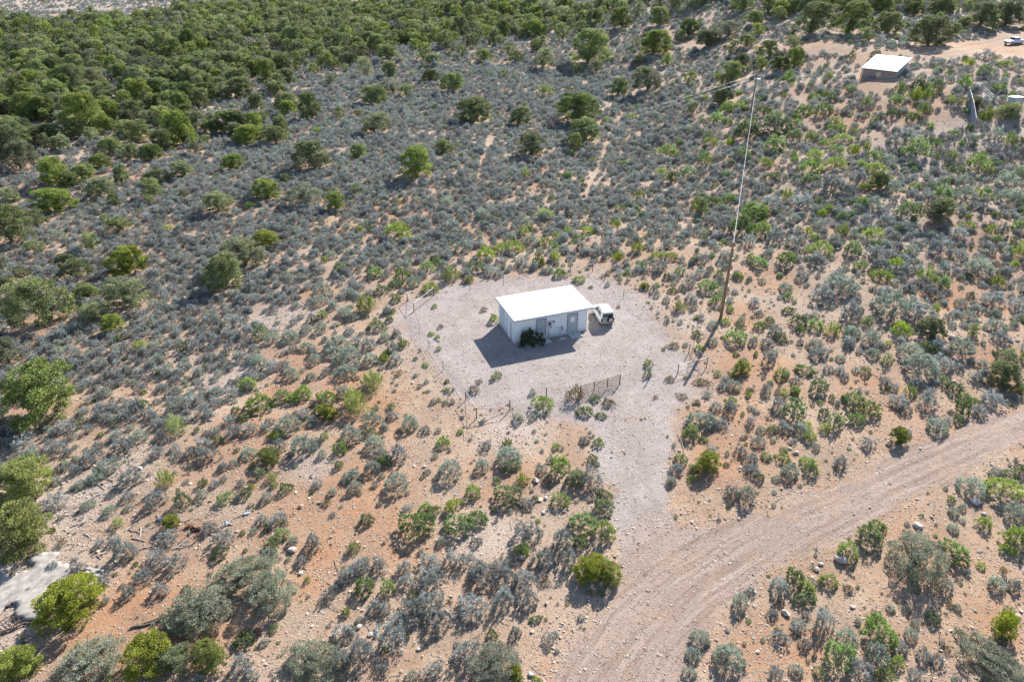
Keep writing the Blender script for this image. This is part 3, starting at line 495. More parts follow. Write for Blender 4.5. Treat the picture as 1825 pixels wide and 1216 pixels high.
(560, 330, 4.053, '''Y 155 110 160 130;L 595 340 190 110;T 740 110 80 60;K 610 110 50 50;T 960 100 110 70;T 910 220 100 80;T 1220 210 110 90;L 1350 450 120 90;L 1240 490 130 110;T 1080 440 140 110;G 440 620 120 110;G 640 660 150 100;G 590 710 110 80;T 720 700 130 80;G 820 590 130 90;G 890 550 90 60;T 655 580 110 80;
K 995 620 140 170;G 1180 590 140 90;S 1280 625 120 70;K 1125 685 80 60;L 840 740 130 90;S 1100 630 100 70;S 780 520 80 50;K 380 830 160 200;K 65 920 110 130;T 60 770 150 70;T 50 830 120 90;T 220 910 120 90;G 545 960 60 70;G 490 770 110 50;L 1300 960 70 80;L 870 870 40 40;D 1220 900 70 40;L 75 530 50 60;L 330 310 50 50'''),
(900, 330, 4.053, '''L 280 200 100 50;S 280 240 110 50;T 160 270 100 60;L 130 330 100 90;T 40 380 110 90;T 190 390 100 70;L 290 410 110 80;L 365 360 60 70;L 70 455 160 80;S 125 550 110 90;G 235 540 90 100;K 370 505 110 100;K 270 540 50 90;L 600 325 110 70;K 795 275 70 60;G 530 380 90 50;S 550 430 70 60;S 770 430 150 80;
K 955 430 90 120;K 810 500 80 90;T 630 160 100 70;G 830 160 90 60;G 950 160 60 80;S 690 230 120 80;S 440 170 170 90;S 740 490 70 60;L 1100 500 100 70;L 1200 510 100 70;S 1110 580 120 90;G 985 580 90 70;G 1170 650 60 70;Y 1010 720 70 70;L 1095 715 40 50;S 1070 750 60 60;T 1100 780 50 60;T 1165 820 60 60;
G 1210 760 80 50;G 1260 610 90 80;S 1330 690 90 90;T 1275 730 50 60;S 1340 810 90 70;K 1265 865 110 120;G 1530 830 100 90;G 1460 730 140 110;G 1360 530 60 70;G 1480 600 60 50;G 1545 640 80 60;S 1600 500 110 80;T 1170 300 80 60;T 1190 420 80 70;K 1390 130 130 150;L 1505 110 90 60;L 1620 95 100 60;
G 1445 385 60 70;S 1480 250 100 80;S 1760 400 90 90;G 1625 890 70 60;G 1380 1070 70 60;T 1500 1010 90 60;G 1590 990 80 50;T 1705 970 60 60;T 1500 1130 80 70;D 1215 1160 100 60;D 1145 1185 40 30;G 1400 1180 80 50;L 535 685 100 60;D 540 625 30 20;T 740 715 40 40;D 620 735 40 30;D 820 870 30 40;
D 745 630 40 40;D 885 690 40 40;S 20 615 50 40'''),
(690, 460, 3.042, '''K 595 640 60 50;T 790 725 40 40;L 845 790 130 100;D 1015 745 120 100;G 1130 765 60 40;D 1200 785 90 60;G 1070 835 90 60;G 1160 855 60 40;T 710 865 70 60;T 790 860 40 50;L 240 410 40 40;L 280 475 30 60;B 785 452 105 85;L 580 330 60 60;D 520 280 50 40;D 1710 675 80 50;T 1560 480 80 60;
L 1040 120 80 50;L 1400 150 50 50;D 500 670 40 30;D 470 715 60 50;D 290 370 30 30'''),
]
# how much each kind's height is of its width at least / at most, and a depth-of-crown factor
LIM = {'J': (.72, 1.25), 'Y': (.72, 1.2), 'O': (.7, 1.15), 'M': (.42, .62), 'K': (.9, 1.9), 'S': (.5, .85), 'T': (.5, .85), 'G': (.5, .95), 'L': (.45, .85), 'D': (.4, .8), 'B': (.8, 1.1)}
HP = {'J': .85, 'Y': .85, 'O': .85, 'M': .65, 'K': 1.25, 'S': .62, 'T': .62, 'G': .66, 'L': .58, 'D': .5, 'B': .7}      # height of the prototype at unit width
plants = []       # (kind, x, y, width, height)
for ox, oy, s, txt in CROPS:
    for it in txt.replace('\n', '').split(';'):
        k, cx, cy, w_, h_ = it.split(); plants.append((k, ox + float(cx) / s, oy + float(cy) / s, float(w_) / s, float(h_) / s))
pl_a = np.array([p[1:] for p in plants])
below = math.tan(PITCH) + 0
g0 = ground(pl_a[:, 0], pl_a[:, 1] + pl_a[:, 3] * .25); dep0 = project(g0)[2]
dl = np.arcsin(np.clip((CAM_H - g0[:, 2]) / np.linalg.norm(g0 - [0, 0, CAM_H], axis=1), .05, 1))
base_y = pl_a[:, 1] + pl_a[:, 3] / 2 - .40 * pl_a[:, 2] * np.sin(dl)
g1 = ground(pl_a[:, 0], np.maximum(base_y, pl_a[:, 1]))
LISTED = []
for i, (k, px, py, pw, ph) in enumerate(plants):
    W = pw * dep0[i] / FPX * (1.07 if k in 'JYO' else 1.0 if k == 'M' else 1.0 if k == 'B' else .98 if k != 'D' else .85); Hh = (ph - .62 * pw * math.sin(dl[i])) / math.cos(dl[i]) * dep0[i] / FPX
    lo, hi = LIM[k]; Hh = min(max(Hh, lo * W), hi * W); LISTED.append([k, g1[i, 0], g1[i, 1], W, Hh])
# drop what was noted twice where crops overlap
keep = []
for a in LISTED:
    if all(math.hypot(a[1] - b[1], (a[2] - b[2]) * .8) > .30 * (a[3] + b[3]) / 2 or (a[0] in 'JYOKM') != (b[0] in 'JYOKM') and math.hypot(a[1] - b[1], a[2] - b[2]) > .2 * b[3] for b in keep): keep.append(a)
LISTED = keep

# ------------------------------------------------------------------ the rest of the plants, spread by how thickly each part of the hillside is covered
ZS = np.array([[4, 4, 4, 4, 5, 7, 8, 6, 5, 4, 5, 4], [3, 4, 6, 8.5, 9, 9.5, 9, 8, 5, 4, 4, 3.5], [7, 8, 9, 9.5, 9, 9, 8, 7, 6, 6, 5, 5], [8, 8.5, 8.5, 6, 3, .6, .4, 1.2, 2, 2, 4, 4.5], [8.5, 8.5, 6, 1.6, .5, 0, 0, .3, 1.2, 1.6, 2, 2.6], [6.5, 2.5, 1.2, 1, .7, .5, .5, .2, .8, 1, .3, 1],
               [1, .4, .3, .3, .5, .5, .4, 0, .1, .4, .5, .8], [.4, .3, .3, .6, .6, .4, 0, 0, .2, .5, .5, .5]]) / 10
ZG = np.array([[2, 2, 2, 2, 2, 2, 2, 2, 3, 3, 3, 3], [1, 1, .6, .5, .5, .5, .5, .8, 4, 5, 4.5, 4.5], [.5, .4, .3, .3, .8, 1, 2, 3, 4, 5, 5, 5], [.3, .4, .5, 1, 1.5, 1.5, 1.5, 2, 3, 3, 3, 3], [.3, .5, .5, 1, 1, 0, .0, 1, 2, 2.5, 2.5, 3], [.2, .5, .8, .8, .8, 1, .8, .5, 1.5, 1.5, .5, 2],
               [.2, .4, .5, .5, .6, .8, .6, 0, .2, 1, 1, 1.5], [.2, .2, .4, .6, .6, .4, 0, 0, .3, .8, .8, 1]]) / 10
def zone(Zm, px, py):
    u = np.clip((px - 76) / 152.1, 0, 10.999); v = np.clip((py - 76) / 152, 0, 6.999); i = u.astype(int); j = v.astype(int); a = u - i; b = v - j
    return (Zm[j, i] * (1 - a) + Zm[j, i + 1] * a) * (1 - b) + (Zm[j + 1, i] * (1 - a) + Zm[j + 1, i + 1] * a) * b
def cand(st, y0, y1, jit=.45):
    out = []; ys = np.arange(y0, y1, st)
    for j, y in enumerate(ys):
        half = y * .80 + 24; xs = np.arange(-half, half, st) + (j % 2) * st / 2; out.append(np.stack([xs, np.full(len(xs), y)], -1))
    p = np.concatenate(out); return p + rng.uniform(-jit, jit, p.shape) * st
def usable(P, free=.45):
    k = masks(P); b = np.maximum.reduce([k['road'], k['drive'], k['pad'], k['track'], k['trail']]); ok = b < free
    lx = (P[:, 0] - BX) * math.cos(BA) + (P[:, 1] - BY) * math.sin(BA); ly = -(P[:, 0] - BX) * math.sin(BA) + (P[:, 1] - BY) * math.cos(BA)
    ok &= ~((lx > -1) & (lx < BL + 4) & (ly > -1) & (ly < BD + 2)); return ok, k
LA = np.array([[a[1], a[2], a[3]] for a in LISTED]); LK = np.array([a[0] for a in LISTED])
def clear_of(P, r, A=LA, f=.42):
    ok = np.ones(len(P), bool)
    for x, y, w_ in A:
        ok &= (np.abs(P[:, 0] - x) > w_ * f + r) | (np.abs(P[:, 1] - y) > w_ * f + r) | (np.hypot(P[:, 0] - x, P[:, 1] - y) > w_ * f + r)
    return ok
# patches of ground that stay bare in the photograph: slab, scree, shed, enclosure
BARE = [(gpoly([p])[0], r) for p, r in (((60, 1060), 3.4), ((1565, 150), 4.5), ((1690, 215), 4), ((1480, 215), 3), ((1610, 215), 3), ((1390, 520), 2.5), ((1175, 540), 3), ((1240, 590), 2), ((200, 900), 2.5))]
def not_bare(P): return np.all([np.hypot(*(P - c).T) > r for c, r in BARE], 0)
def fill(st, y0, y1, Zm, kinds, size, seed, vis=30, near_gain=1.0):
    P = cand(st, y0, y1); ok, k = usable(P); P = P[ok]; h = height(P[:, 0], P[:, 1]); px, py, dp = project(np.column_stack([P, h]))
    inview = (px > -vis * 4) & (px < 1825 + vis * 4) & (py > -60) & (py < 1216 + 260)
    z0_ = zone(Zm, px, py); z = z0_ * np.clip(.5 + 1.3 * vnoise(P[:, 0], P[:, 1], 4.5, seed), 0, 1.6) * (.35 + .65 * S(z0_ / .7)); sel = inview & (rng.random(len(P)) < z * near_gain * np.where((px < 330) & (py < 34), .45, 1)) & not_bare(P); P = P[sel]; P = P[clear_of(P, .35)]
    r = size[0] * np.exp(rng.normal(size=len(P)) * size[1]); r = np.clip(r, size[0] * .45, size[0] * 2.1)
    return P, r
# junipers of the wood at the top left and along the top
FOREST = gpoly([(-200, 420), (0, 372), (60, 338), (130, 300), (200, 300), (290, 262), (350, 255), (430, 212), (520, 165), (560, 140), (640, 118), (720, 96), (800, 90), (900, 84), (1000, 70), (1080, 50), (1180, 34), (1240, 30), (1300, 24), (1420, 34), (1500, 28), (1640, 30), (1825, 8), (2000, 3), (1500, 0.1), (640, .1), (340, 12), (240, 26), (60, 37), (-200, 42)])
LOOSE = gpoly([(-100, 520), (0, 480), (150, 400), (330, 330), (520, 250), (640, 160), (900, 120), (1250, 90), (1250, 40), (900, 50), (600, 90), (300, 200), (-100, 330)])
Pj = cand(4.3, 90, 620, .42); okj, _ = usable(Pj); Pj = Pj[okj]; sdF = poly_sd(Pj, FOREST); sdL = poly_sd(Pj, LOOSE)
hj = height(Pj[:, 0], Pj[:, 1]); pxj, pyj, dj = project(np.column_stack([Pj, hj]))
pj = np.where(sdF > 0, .12 + .42 * S(sdF / 34), np.where(sdL > 0, .07, .004)) * np.where((pxj > 620), .9, 1.0) * (.25 + 1.45 * vnoise(Pj[:, 0], Pj[:, 1], 13, 11)) * np.where((pxj > 1100) & (pyj < 80), 1.2, 1)
sj = (pxj > -60) & (pxj < 1885) & (pyj > -30) & (rng.random(len(Pj)) < pj); Pj = Pj[sj]; Pj = Pj[clear_of(Pj, 1.2, LA[np.isin(LK, list('JYOM'))], .5)]
Wj = np.clip(5.0 * np.exp(rng.normal(size=len(Pj)) * .30), 2.2, 8.5)
WOOD = [[('J' if rng.random() < .72 else 'O'), p[0], p[1], w_, w_ * (.75 + .4 * rng.random())] for p, w_ in zip(Pj, Wj)]
TREES_XY = np.array([[a[1], a[2], a[3]] for a in LISTED + WOOD if a[0] in 'JYOM'])
S1, R1 = fill(.96, 20, 130, ZS, 'S', (.92, .24), 21)
S2, R2 = fill(1.2, 130, 240, ZS, 'S', (1.12, .24), 22)
S3, R3 = fill(2.1, 240, 640, ZS * 0 + .75, 'S', (1.5, .25), 23)
G1, RG1 = fill(1.7, 20, 140, ZG, 'G', (.95, .35), 25, near_gain=.55)
G2, RG2 = fill(2.3, 140, 320, ZG, 'G', (1.5, .3), 26, near_gain=.6)
def off_trees(P, R_):
    k = np.ones(len(P), bool)
    for x, y, w_ in TREES_XY:
        k &= (np.abs(P[:, 0] - x) > w_ * .3) | (np.abs(P[:, 1] - y) > w_ * .3)
    return P[k], R_[k]
SAGE = [['S' if rng.random() < .86 else 'T', p[0], p[1], r, r * (.5 + .25 * rng.random())] for P_, R_ in (off_trees(S1, R1), off_trees(S2, R2), off_trees(S3, R3)) for p, r in zip(P_, R_)]
GRN = [['G' if rng.random() < .8 else 'L', p[0], p[1], r, r * (.5 + .3 * rng.random())] for P_, R_ in (off_trees(G1, RG1), off_trees(G2, RG2)) for p, r in zip(P_, R_)]
YJ = []
def appear(a):
    g = np.array([a[1], a[2], hz(a[1], a[2])]); px, py, dp = project(g); m = a[3] * FPX / dp * .5
    return a[3] / dp if (-m < px < 1825 + m and -m < py < 1216 + m * 1.2) else a[3] / dp * .001
KIND = {'J': 'juniper_tree', 'Y': 'juniper_tree', 'O': 'juniper_tree', 'M': 'grey_green_shrub', 'K': 'young_juniper', 'S': 'sagebrush_shrub', 'T': 'sagebrush_shrub', 'G': 'green_shrub', 'L': 'green_shrub', 'D': 'dry_tuft', 'B': 'dark_shrub'}
allp = {}
for a in LISTED: allp.setdefault(KIND[a[0]], []).append(a)
for a in WOOD + SAGE + GRN: allp.setdefault(KIND[a[0]], []).append(a)
LIMIT = {k: 300 for k in allp}; REST = {}
for k, v in allp.items():
    v.sort(key=appear, reverse=True); REST[k] = v[LIMIT[k]:]; allp[k] = v[:LIMIT[k]]
print('plants', {k: (len(v), len(REST[k])) for k, v in allp.items()})

# ------------------------------------------------------------------ words that single out each plant
LM = [('white building', 965, 560), ('pipe gate', 1068, 690), ('wooden utility pole', 1284, 566), ('pole with the transformer', 1340, 205), ('metal-roofed shed', 1565, 145), ('parked pickup', 1805, 80), ('near fence corner', 845, 735),
      ('left fence corner', 732, 548), ('far fence corner', 1050, 485), ('right fence corner', 1243, 648), ('cracked concrete slab', 50, 1060), ('mouth of the driveway', 1180, 950), ('top of the driveway', 1130, 770), ('sprawling lower-left shrub thicket', 430, 1080),
      ('slatted enclosure fence', 1730, 205), ('big roundish roadside shrub', 1623, 1000), ('dark left-edge juniper', 85, 735), ('sprawling left juniper clump', 95, 560), ('paired upslope junipers', 1038, 245),
      ('dark juniper with pale companion', 405, 490), ('lone round upslope juniper', 742, 310), ('right end of the dirt road', 1790, 750), ('bend of the dirt road', 1400, 950), ('foot of the dirt road', 1080, 1190),
      ('pale top-left valley', 90, 20), ('juniper wood at top left', 180, 220), ('bright bottom-edge junipers', 340, 1190), ('bottom right corner shrub', 1760, 1180), ('bare orange patch', 690, 960),
      ('orange gully', 1300, 800), ('far right bank', 1700, 500), ('white roof', 960, 400), ('twin bright driveway bushes', 1065, 1010), ('narrow green juniper', 296, 850),
      ('reddish dirt track', 1400, 85), ('sage slope in the middle', 850, 200), ('lone lower-right shrub', 1500, 1180), ('dense top-edge wood', 760, 30), ('green slope below the shed', 1500, 260), ('pale left scree', 430, 650)]
LMG = ground([l[1] for l in LM], [l[2] for l in LM])[:, :2]
ORD = ['', 'second', 'third', 'fourth', 'fifth', 'sixth', 'seventh', 'eighth', 'ninth', 'tenth', 'eleventh', 'twelfth', 'thirteenth', 'fourteenth', 'fifteenth', 'sixteenth', 'seventeenth', 'eighteenth', 'nineteenth', 'twentieth']
def ordw(n):
    if n < 20: return ORD[n]
    return ['twenty', 'thirty', 'forty', 'fifty', 'sixty', 'seventy'][(n + 1) // 10 - 2] + ('-' + (['first'] + ORD[1:9])[(n + 1) % 10 - 1] if (n + 1) % 10 else '-odd')
LAB = {'J': 'dark green juniper', 'Y': 'yellow-green juniper', 'O': 'olive juniper', 'M': 'broad grey-green shrub', 'K': 'young upright juniper', 'S': 'grey sagebrush', 'T': 'pale green sagebrush', 'G': 'green shrub', 'L': 'lime green shrub', 'D': 'dry brown tuft', 'B': 'dark green bush'}
def relation(x, y, dx, dy):
    return ('right of', 'left of')[dx < 0] if abs(dx) > abs(dy) else ('beyond', 'below')[dy < 0]
def size_word(a):
    lim = {'juniper_tree': (3.2, 5.2), 'sagebrush_shrub': (.9, 1.4), 'green_shrub': (1.0, 1.8), 'young_juniper': (1.3, 2.2), 'grey_green_shrub': (4, 6), 'dry_tuft': (.9, 1.5)}.get(KIND[a[0]], (1, 2))
    return 'small' if a[3] < lim[0] else 'large' if a[3] > lim[1] else 'mid-sized'
def name_all(items):
    """labels: size + look + side of the nearest landmark, then rank by distance from it"""
    buckets = {}; out = {}
    for i, a in enumerate(items):
        d = LMG - np.array([a[1], a[2]]); dist = np.hypot(*d.T) / (6 + LMG[:, 1] * .12); j = int(np.argmin(dist)); dd = np.array([a[1], a[2]]) - LMG[j]
        buckets.setdefault((size_word(a), LAB[a[0]], relation(0, 0, dd[0], dd[1]), LM[j][0]), []).append((np.hypot(*dd), i))
    for (sz, lb, rel, lm), v in buckets.items():
        v.sort()
        for n, (_, i) in enumerate(v):
            t = f'{sz} {lb} {rel} the {lm}'
            if len(v) > 1: t += ', nearest to it' if n == 0 else f', {ordw(n)} nearest'
            out[i] = t
    return [out[i] for i in range(len(items))]
GROUP = {'juniper_tree': 'junipers on the hillside', 'grey_green_shrub': 'broad grey-green shrubs', 'young_juniper': 'young junipers scattered among the sage', 'sagebrush_shrub': 'sagebrush mounds on the slope', 'green_shrub': 'green shrubs on the slope', 'dry_tuft': 'dry brown tufts', 'dark_shrub': None}
CAT = {'juniper_tree': 'tree', 'grey_green_shrub': 'shrub', 'young_juniper': 'young tree', 'sagebrush_shrub': 'sagebrush', 'green_shrub': 'shrub', 'dry_tuft': 'dry plant', 'dark_shrub': 'bush'}
for kind, items in allp.items():
    labs = name_all(items)
    for a, lb in zip(items, labs):
        k, x, y, W, Hh = a; z = hz(x, y); pr = PROTO[k]; m_ = pr[int(rng.integers(len(pr)))]; rz = rng.random() * 2 * PI; q = math.exp(rng.normal() * .12); s = (W * q, W / q, Hh / HP[k])
        if isinstance(m_, tuple):
            e = empty(kind, (x, y, z - .03), rz); e.scale = s
            link('crown', m_[0], e); link('trunk', m_[1], e); o = e
        else:
            o = link(kind, m_); o.location = (x, y, z - .02); o.rotation_euler = (rng.normal() * .05, rng.normal() * .05, rz); o.scale = s
        tag(o, lb, CAT[kind], GROUP[kind] if len(items) > 1 else None)
# masses
def mass(name, items, protos, label):
    if not items: return
    A = np.array([[a[1], a[2], a[3], a[4] / HP[a[0]]] for a in items]); n = len(A); z = height(A[:, 0], A[:, 1]) - .02; off = {}; meshes = []
    for k, ps in protos.items(): off[k] = (len(meshes), len(ps)); meshes += ps
    pick = np.array([off[a[0]][0] + int(rng.integers(off[a[0]][1])) for a in items])
    scatter(name, meshes, np.column_stack([A[:, 0], A[:, 1], z]), np.column_stack([A[:, 2], A[:, 2], A[:, 3]]), np.column_stack([rng.normal(size=n) * .05, rng.normal(size=n) * .05, rng.random(n) * 6.28]), pick, label)
def joined(cr, tm):
    bm = bmesh.new(); bm.from_mesh(cr); n0 = len(bm.faces); bm.from_mesh(tm)
    for f in list(bm.faces)[n0:]: f.material_index = 1
    me = bpy.data.meshes.new('far_juniper'); bm.to_mesh(me); bm.free(); me.materials.append(cr.materials[0]); me.materials.append(M['bark']); return me
mass('distant_woodland', REST['juniper_tree'], {k: [joined(*t) for t in (FARJ[k] if k in FARJ else PROTO[k])] for k in 'JOY'}, 'juniper wood thinning into the far distance along the top')
mass('sagebrush_cover', REST['sagebrush_shrub'], {'S': PROTO['S'], 'T': PROTO['T']}, 'thick low grey sagebrush covering the whole slope')
mass('green_undergrowth', REST['green_shrub'], {'G': PROTO['G'], 'L': PROTO['L']}, 'small green shrubs mixed into the sagebrush')
P8 = cand(.8, 20, 110); ok8, k8 = usable(P8, .5); h8 = height(P8[:, 0], P8[:, 1]); x8, y8, _ = project(np.column_stack([P8, h8])); P8 = P8[ok8 & (rng.random(len(P8)) < .16) & (x8 > -40) & (x8 < 1865) & (y8 < 1400)]
SML = [['STG'[int(min(2, rng.random() * 4.2 // 1.4))], p[0], p[1], r, r * (.5 + .3 * rng.random())] for p, r in zip(P8, np.clip(.36 * np.exp(rng.normal(size=len(P8)) * .35), .16, .75))]
mass('small_scrub', SML, {'S': PROTO['S'], 'T': PROTO['T'], 'G': PROTO['G']}, 'ankle-high seedlings and small scrub dotting the bare soil')
# tufts and stones
Pt = cand(.78, 18, 120); okt, kt = usable(Pt, .8); h_ = height(Pt[:, 0], Pt[:, 1]); ptx, pty, _ = project(np.column_stack([Pt, h_])); edge = np.maximum(kt['pad'], kt['drive'])
pt_ = .15 + .22 * (vnoise(Pt[:, 0], Pt[:, 1], 4, 31) > .55) + .25 * (edge > .05) * (edge < .8); pt_ = np.where(ptx > 900, pt_ * 1.3, pt_)
Pt = Pt[okt & (rng.random(len(Pt)) < pt_) & (ptx > -40) & (ptx < 1865) & (pty < 1400)]; n = len(Pt); s_ = .22 * np.exp(rng.normal(size=n) * .4)
scatter('grass_tufts', TUFT, np.column_stack([Pt, height(Pt[:, 0], Pt[:, 1])]), np.column_stack([s_ * 1.3, s_ * 1.3, s_]), np.column_stack([np.zeros(n), np.zeros(n), rng.random(n) * 6.28]), rng.integers(0, 3, n), 'small dry and green grass tufts between the stones')
def stones(name, st, y0, y1, sz, p0, lab, free=2.0):
    Q = cand(st, y0, y1); k = masks(Q); h = height(Q[:, 0], Q[:, 1]); qx, qy, _ = project(np.column_stack([Q, h])); hard = np.maximum.reduce([k['road'], k['drive'], k['pad']])
    p = p0 * (.35 + 1.6 * np.clip(vnoise(Q[:, 0], Q[:, 1], 3.2, 41) - .3, 0, 1) * 2 + 1.6 * k['pale']) * (1 - .80 * hard)
    shoulder = np.exp(-((k['rsd'] + .8) / .9) ** 2); p = p + p0 * 2.2 * shoulder
    lx = (Q[:, 0] - BX) * math.cos(BA) + (Q[:, 1] - BY) * math.sin(BA); ly = -(Q[:, 0] - BX) * math.sin(BA) + (Q[:, 1] - BY) * math.cos(BA); out = ~((lx > -.2) & (lx < BL + .2) & (ly > -.4) & (ly < BD + .2))
    Q = Q[(rng.random(len(Q)) < p) & out & (qx > -30) & (qx < 1855) & (qy < 1330)]; n = len(Q); s = np.clip(sz * np.exp(rng.normal(size=n) * .42), sz * .4, sz * 3.2)
    scatter(name, STONE, np.column_stack([Q, height(Q[:, 0], Q[:, 1]) + s * .08]), np.column_stack([s * 1.2, s * .9, s * .55]), rng.random((n, 3)) * np.array([.5, .5, 6.28]), rng.integers(0, 5, n), lab); return n
print('stones', stones('loose_stones', .24, 18, 80, .08, .75, 'fist-sized pale stones strewn over the soil'), stones('scattered_rocks', .6, 18, 130, .16, .24, 'scattered tan and grey rocks on the slope'))

# twigs and splinters of dead wood
def twig_mesh(seed):
    r = random.Random(seed); m_ = MB(); p = [Vector((-.5, 0, .03)), Vector((-.1, r.uniform(-.1, .1), .05)), Vector((.5, r.uniform(-.15, .15), .04))]; m_.tube(p, [.028, .022, .01], 4)
    if seed % 2: m_.tube([p[1], p[1] + Vector((.25, .25, .05))], [.014, .006], 4, False)
    me = bpy.data.meshes.new('twig'); me.from_pydata(m_.v, [], m_.f); me.materials.append(M['deadw'] if seed % 3 else M['twig']); return me
M['deadw'] = plain('bleached_dead_wood', (.46, .42, .37), .95, var=.3, scale=3)
TWZ = [(gpoly([p])[0], r) for p, r in (((200, 850), 3.6), ((120, 960), 3.4), ((230, 960), 3), ((330, 950), 1.6), ((60, 1050), 2.2), ((150, 900), 3.0), ((380, 930), 1.8), ((300, 1130), 1.6), ((640, 1060), 2.0), ((870, 1030), 1.6), ((1500, 1120), 2), ((20, 1020), 2.5), ((840, 1150), 1.2))]
tw = np.concatenate([np.column_stack([c_[0] + rng.normal(size=int(r_ * 26)) * r_ * .6, c_[1] + rng.normal(size=int(r_ * 26)) * r_ * .5]) for c_, r_ in TWZ] + [np.column_stack([rng.uniform(-45, 45, 900), rng.uniform(22, 70, 900)])]); okw, kw = usable(tw, .2); tw = tw[okw]; n = len(tw); s_ = .35 * np.exp(rng.normal(size=n) * .5)
scatter('dead_twigs', [twig_mesh(i) for i in range(4)], np.column_stack([tw, height(tw[:, 0], tw[:, 1]) + .01]), np.column_stack([s_ * 1.5, s_, s_]), np.column_stack([np.zeros(n), rng.normal(size=n) * .12, rng.random(n) * 6.28]), rng.integers(0, 4, n), 'bleached dead twigs and splinters littering the soil')
# ================================================================== built things
M['white_wall'] = plain('white_painted_block', (.74, .75, .77), .85, var=.05, scale=1.2, bump=.05)
_w = M['white_wall']; k_ = N(_w.node_tree); _b = k_.n['Principled BSDF']; _l = _b.inputs['Base Color'].links[0].from_socket; _tc = k_.node('ShaderNodeTexCoord'); _s = k_.node('ShaderNodeSeparateXYZ'); k_.l.new(_tc.outputs['Object'], _s.inputs[0])
_d = k_.math('MULTIPLY', k_.ramp(k_.math('ADD', _s.outputs[2], k_.math('MULTIPLY', k_.noise(_tc.outputs['Object'], 5, 4), -.5)), -.15, .35, 1, 0), .55); _st = k_.math('MULTIPLY', k_.ramp(k_.noise(_tc.outputs['Object'], 2.2, 6, .75), .55, .75), .25)
k_.l.new(k_.mix(_st, k_.mix(_d, _l, (.45, .36, .28)), (.52, .49, .45)), _b.inputs['Base Color'])
M['white_roof'] = plain('white_roof_coating', (.86, .86, .85), .6, var=.02, scale=.7)
M['trim'] = plain('grey_trim', (.50, .51, .52), .6, var=.05)
M['door'] = plain('grey_steel_door', (.36, .40, .43), .55, var=.05, scale=2)
M['frame'] = plain('dark_door_frame', (.24, .26, .28), .6)
M['dark'] = plain('near_black', (.025, .025, .028), .5)
M['conc'] = plain('pale_concrete', (.52, .50, .47), .95, var=.12, scale=2.5, bump=.15)
M['metal'] = plain('galvanised_metal', (.45, .46, .47), .45, .6, var=.1)
M['rust'] = plain('rusty_brown_pipe', (.075, .042, .032), .85, var=.3, scale=8)
M['rustor'] = plain('orange_rust', (.25, .11, .06), .9, var=.35, scale=5)
M['post'] = plain('weathered_fence_post', (.13, .105, .09), .9, var=.25)
M['rail'] = plain('pale_pipe_rail', (.55, .55, .53), .5, .2)
M['wire'] = plain('wire_dark', (.16, .13, .12), .6, .3)
M['cable'] = plain('bright_aluminium_cable', (.62, .62, .60), .35, .5)
M['polewood'] = plain('brown_pole_wood', (.25, .15, .085), .9, var=.3, scale=3, bump=.2)
M['polegrey'] = plain('grey_pole_wood', (.24, .20, .17), .9, var=.25, scale=3)
M['paint_white'] = plain('white_car_paint', (.72, .73, .70), .3, var=.02, spec=.5)
M['paint_green'] = plain('pale_grey_green_lower_body', (.50, .52, .47), .4, var=.03)
M['silver'] = plain('silver_truck_paint', (.55, .58, .62), .3, .2, var=.03, spec=.5)
M['glass'] = plain('dark_car_glass', (.025, .03, .035), .06, var=.1, spec=.8)
M['tyre'] = plain('black_tyre', (.03, .03, .03), .9)
M['rim'] = plain('silver_rim', (.62, .62, .62), .35, .5)
M['red'] = plain('red_lamp', (.35, .02, .02), .3)
M['amber'] = plain('amber_lamp', (.6, .25, .03), .3)
M['paper'] = plain('white_paper', (.78, .78, .77), .8, var=.02)
M['shedwall'] = plain('dark_reddish_block', (.33, .225, .20), .95, var=.2, scale=4)
M['shedside'] = plain('grey_board_wall', (.48, .47, .47), .9, var=.1)
M['sheet_a'] = plain('pale_metal_sheet', (.66, .67, .68), .5, .2, var=.05)
M['sheet_b'] = plain('duller_metal_sheet', (.50, .51, .53), .55, .2, var=.08)
M['tan'] = plain('tan_sign_paint', (.55, .46, .32), .8, var=.1)
M['wood'] = plain('bleached_grey_wood', (.40, .365, .33), .95, var=.25, scale=5)
M['wood2'] = plain('whitened_board', (.56, .54, .50), .9, var=.15, scale=4)
M['woodbr'] = plain('brown_dead_wood', (.19, .145, .11), .95, var=.3, scale=5)
M['screen'] = plain('blue_grey_slats', (.24, .27, .31), .8, var=.2)
M['boxm'] = plain('grey_green_cabinet', (.40, .44, .43), .6, var=.06)

def bl(px, py):      # pixel -> point of the front wall (lx, z)
    r = ray(px, py); n = np.array([-math.sin(BA), math.cos(BA), 0]); o = np.array([BX, BY, 0]); t = ((o - [0, 0, CAM_H]) @ n) / (r @ n); p = np.array([0, 0, CAM_H]) + r * t
    return (p[0] - BX) * math.cos(BA) + (p[1] - BY) * math.sin(BA), p[2]
ev = r'b'
b = empty('utility_building', (BX, BY, 0), BA); tag(b, 'small white flat-roofed block building with two grey front doors', 'building')
RT = 2.95
MB().box((BL / 2, BD / 2, 1.38), (BL, BD, 2.80)).build('wall', M['white_wall'], b, .012)
MB().box((BL / 2, BD / 2, .02), (BL + .08, BD + .08, .16)).build('footing', M['conc'], b)
rf = MB().box((4.305, 2.51, RT - .06), (8.97, 5.72, .13)).build('roof', M['white_roof'], b, .015)
fz = MB(); 
for c, d in (((4.305, -.375, RT - .12), (9.06, .05, .17)), ((4.305, 5.395, RT - .12), (9.06, .05, .17)), ((-.205, 2.51, RT - .12), (.05, 5.72, .17)), ((8.815, 2.51, RT - .12), (.05, 5.72, .17))): fz.box(c, d)
fz.build('roof_edge_trim', M['trim'], rf)
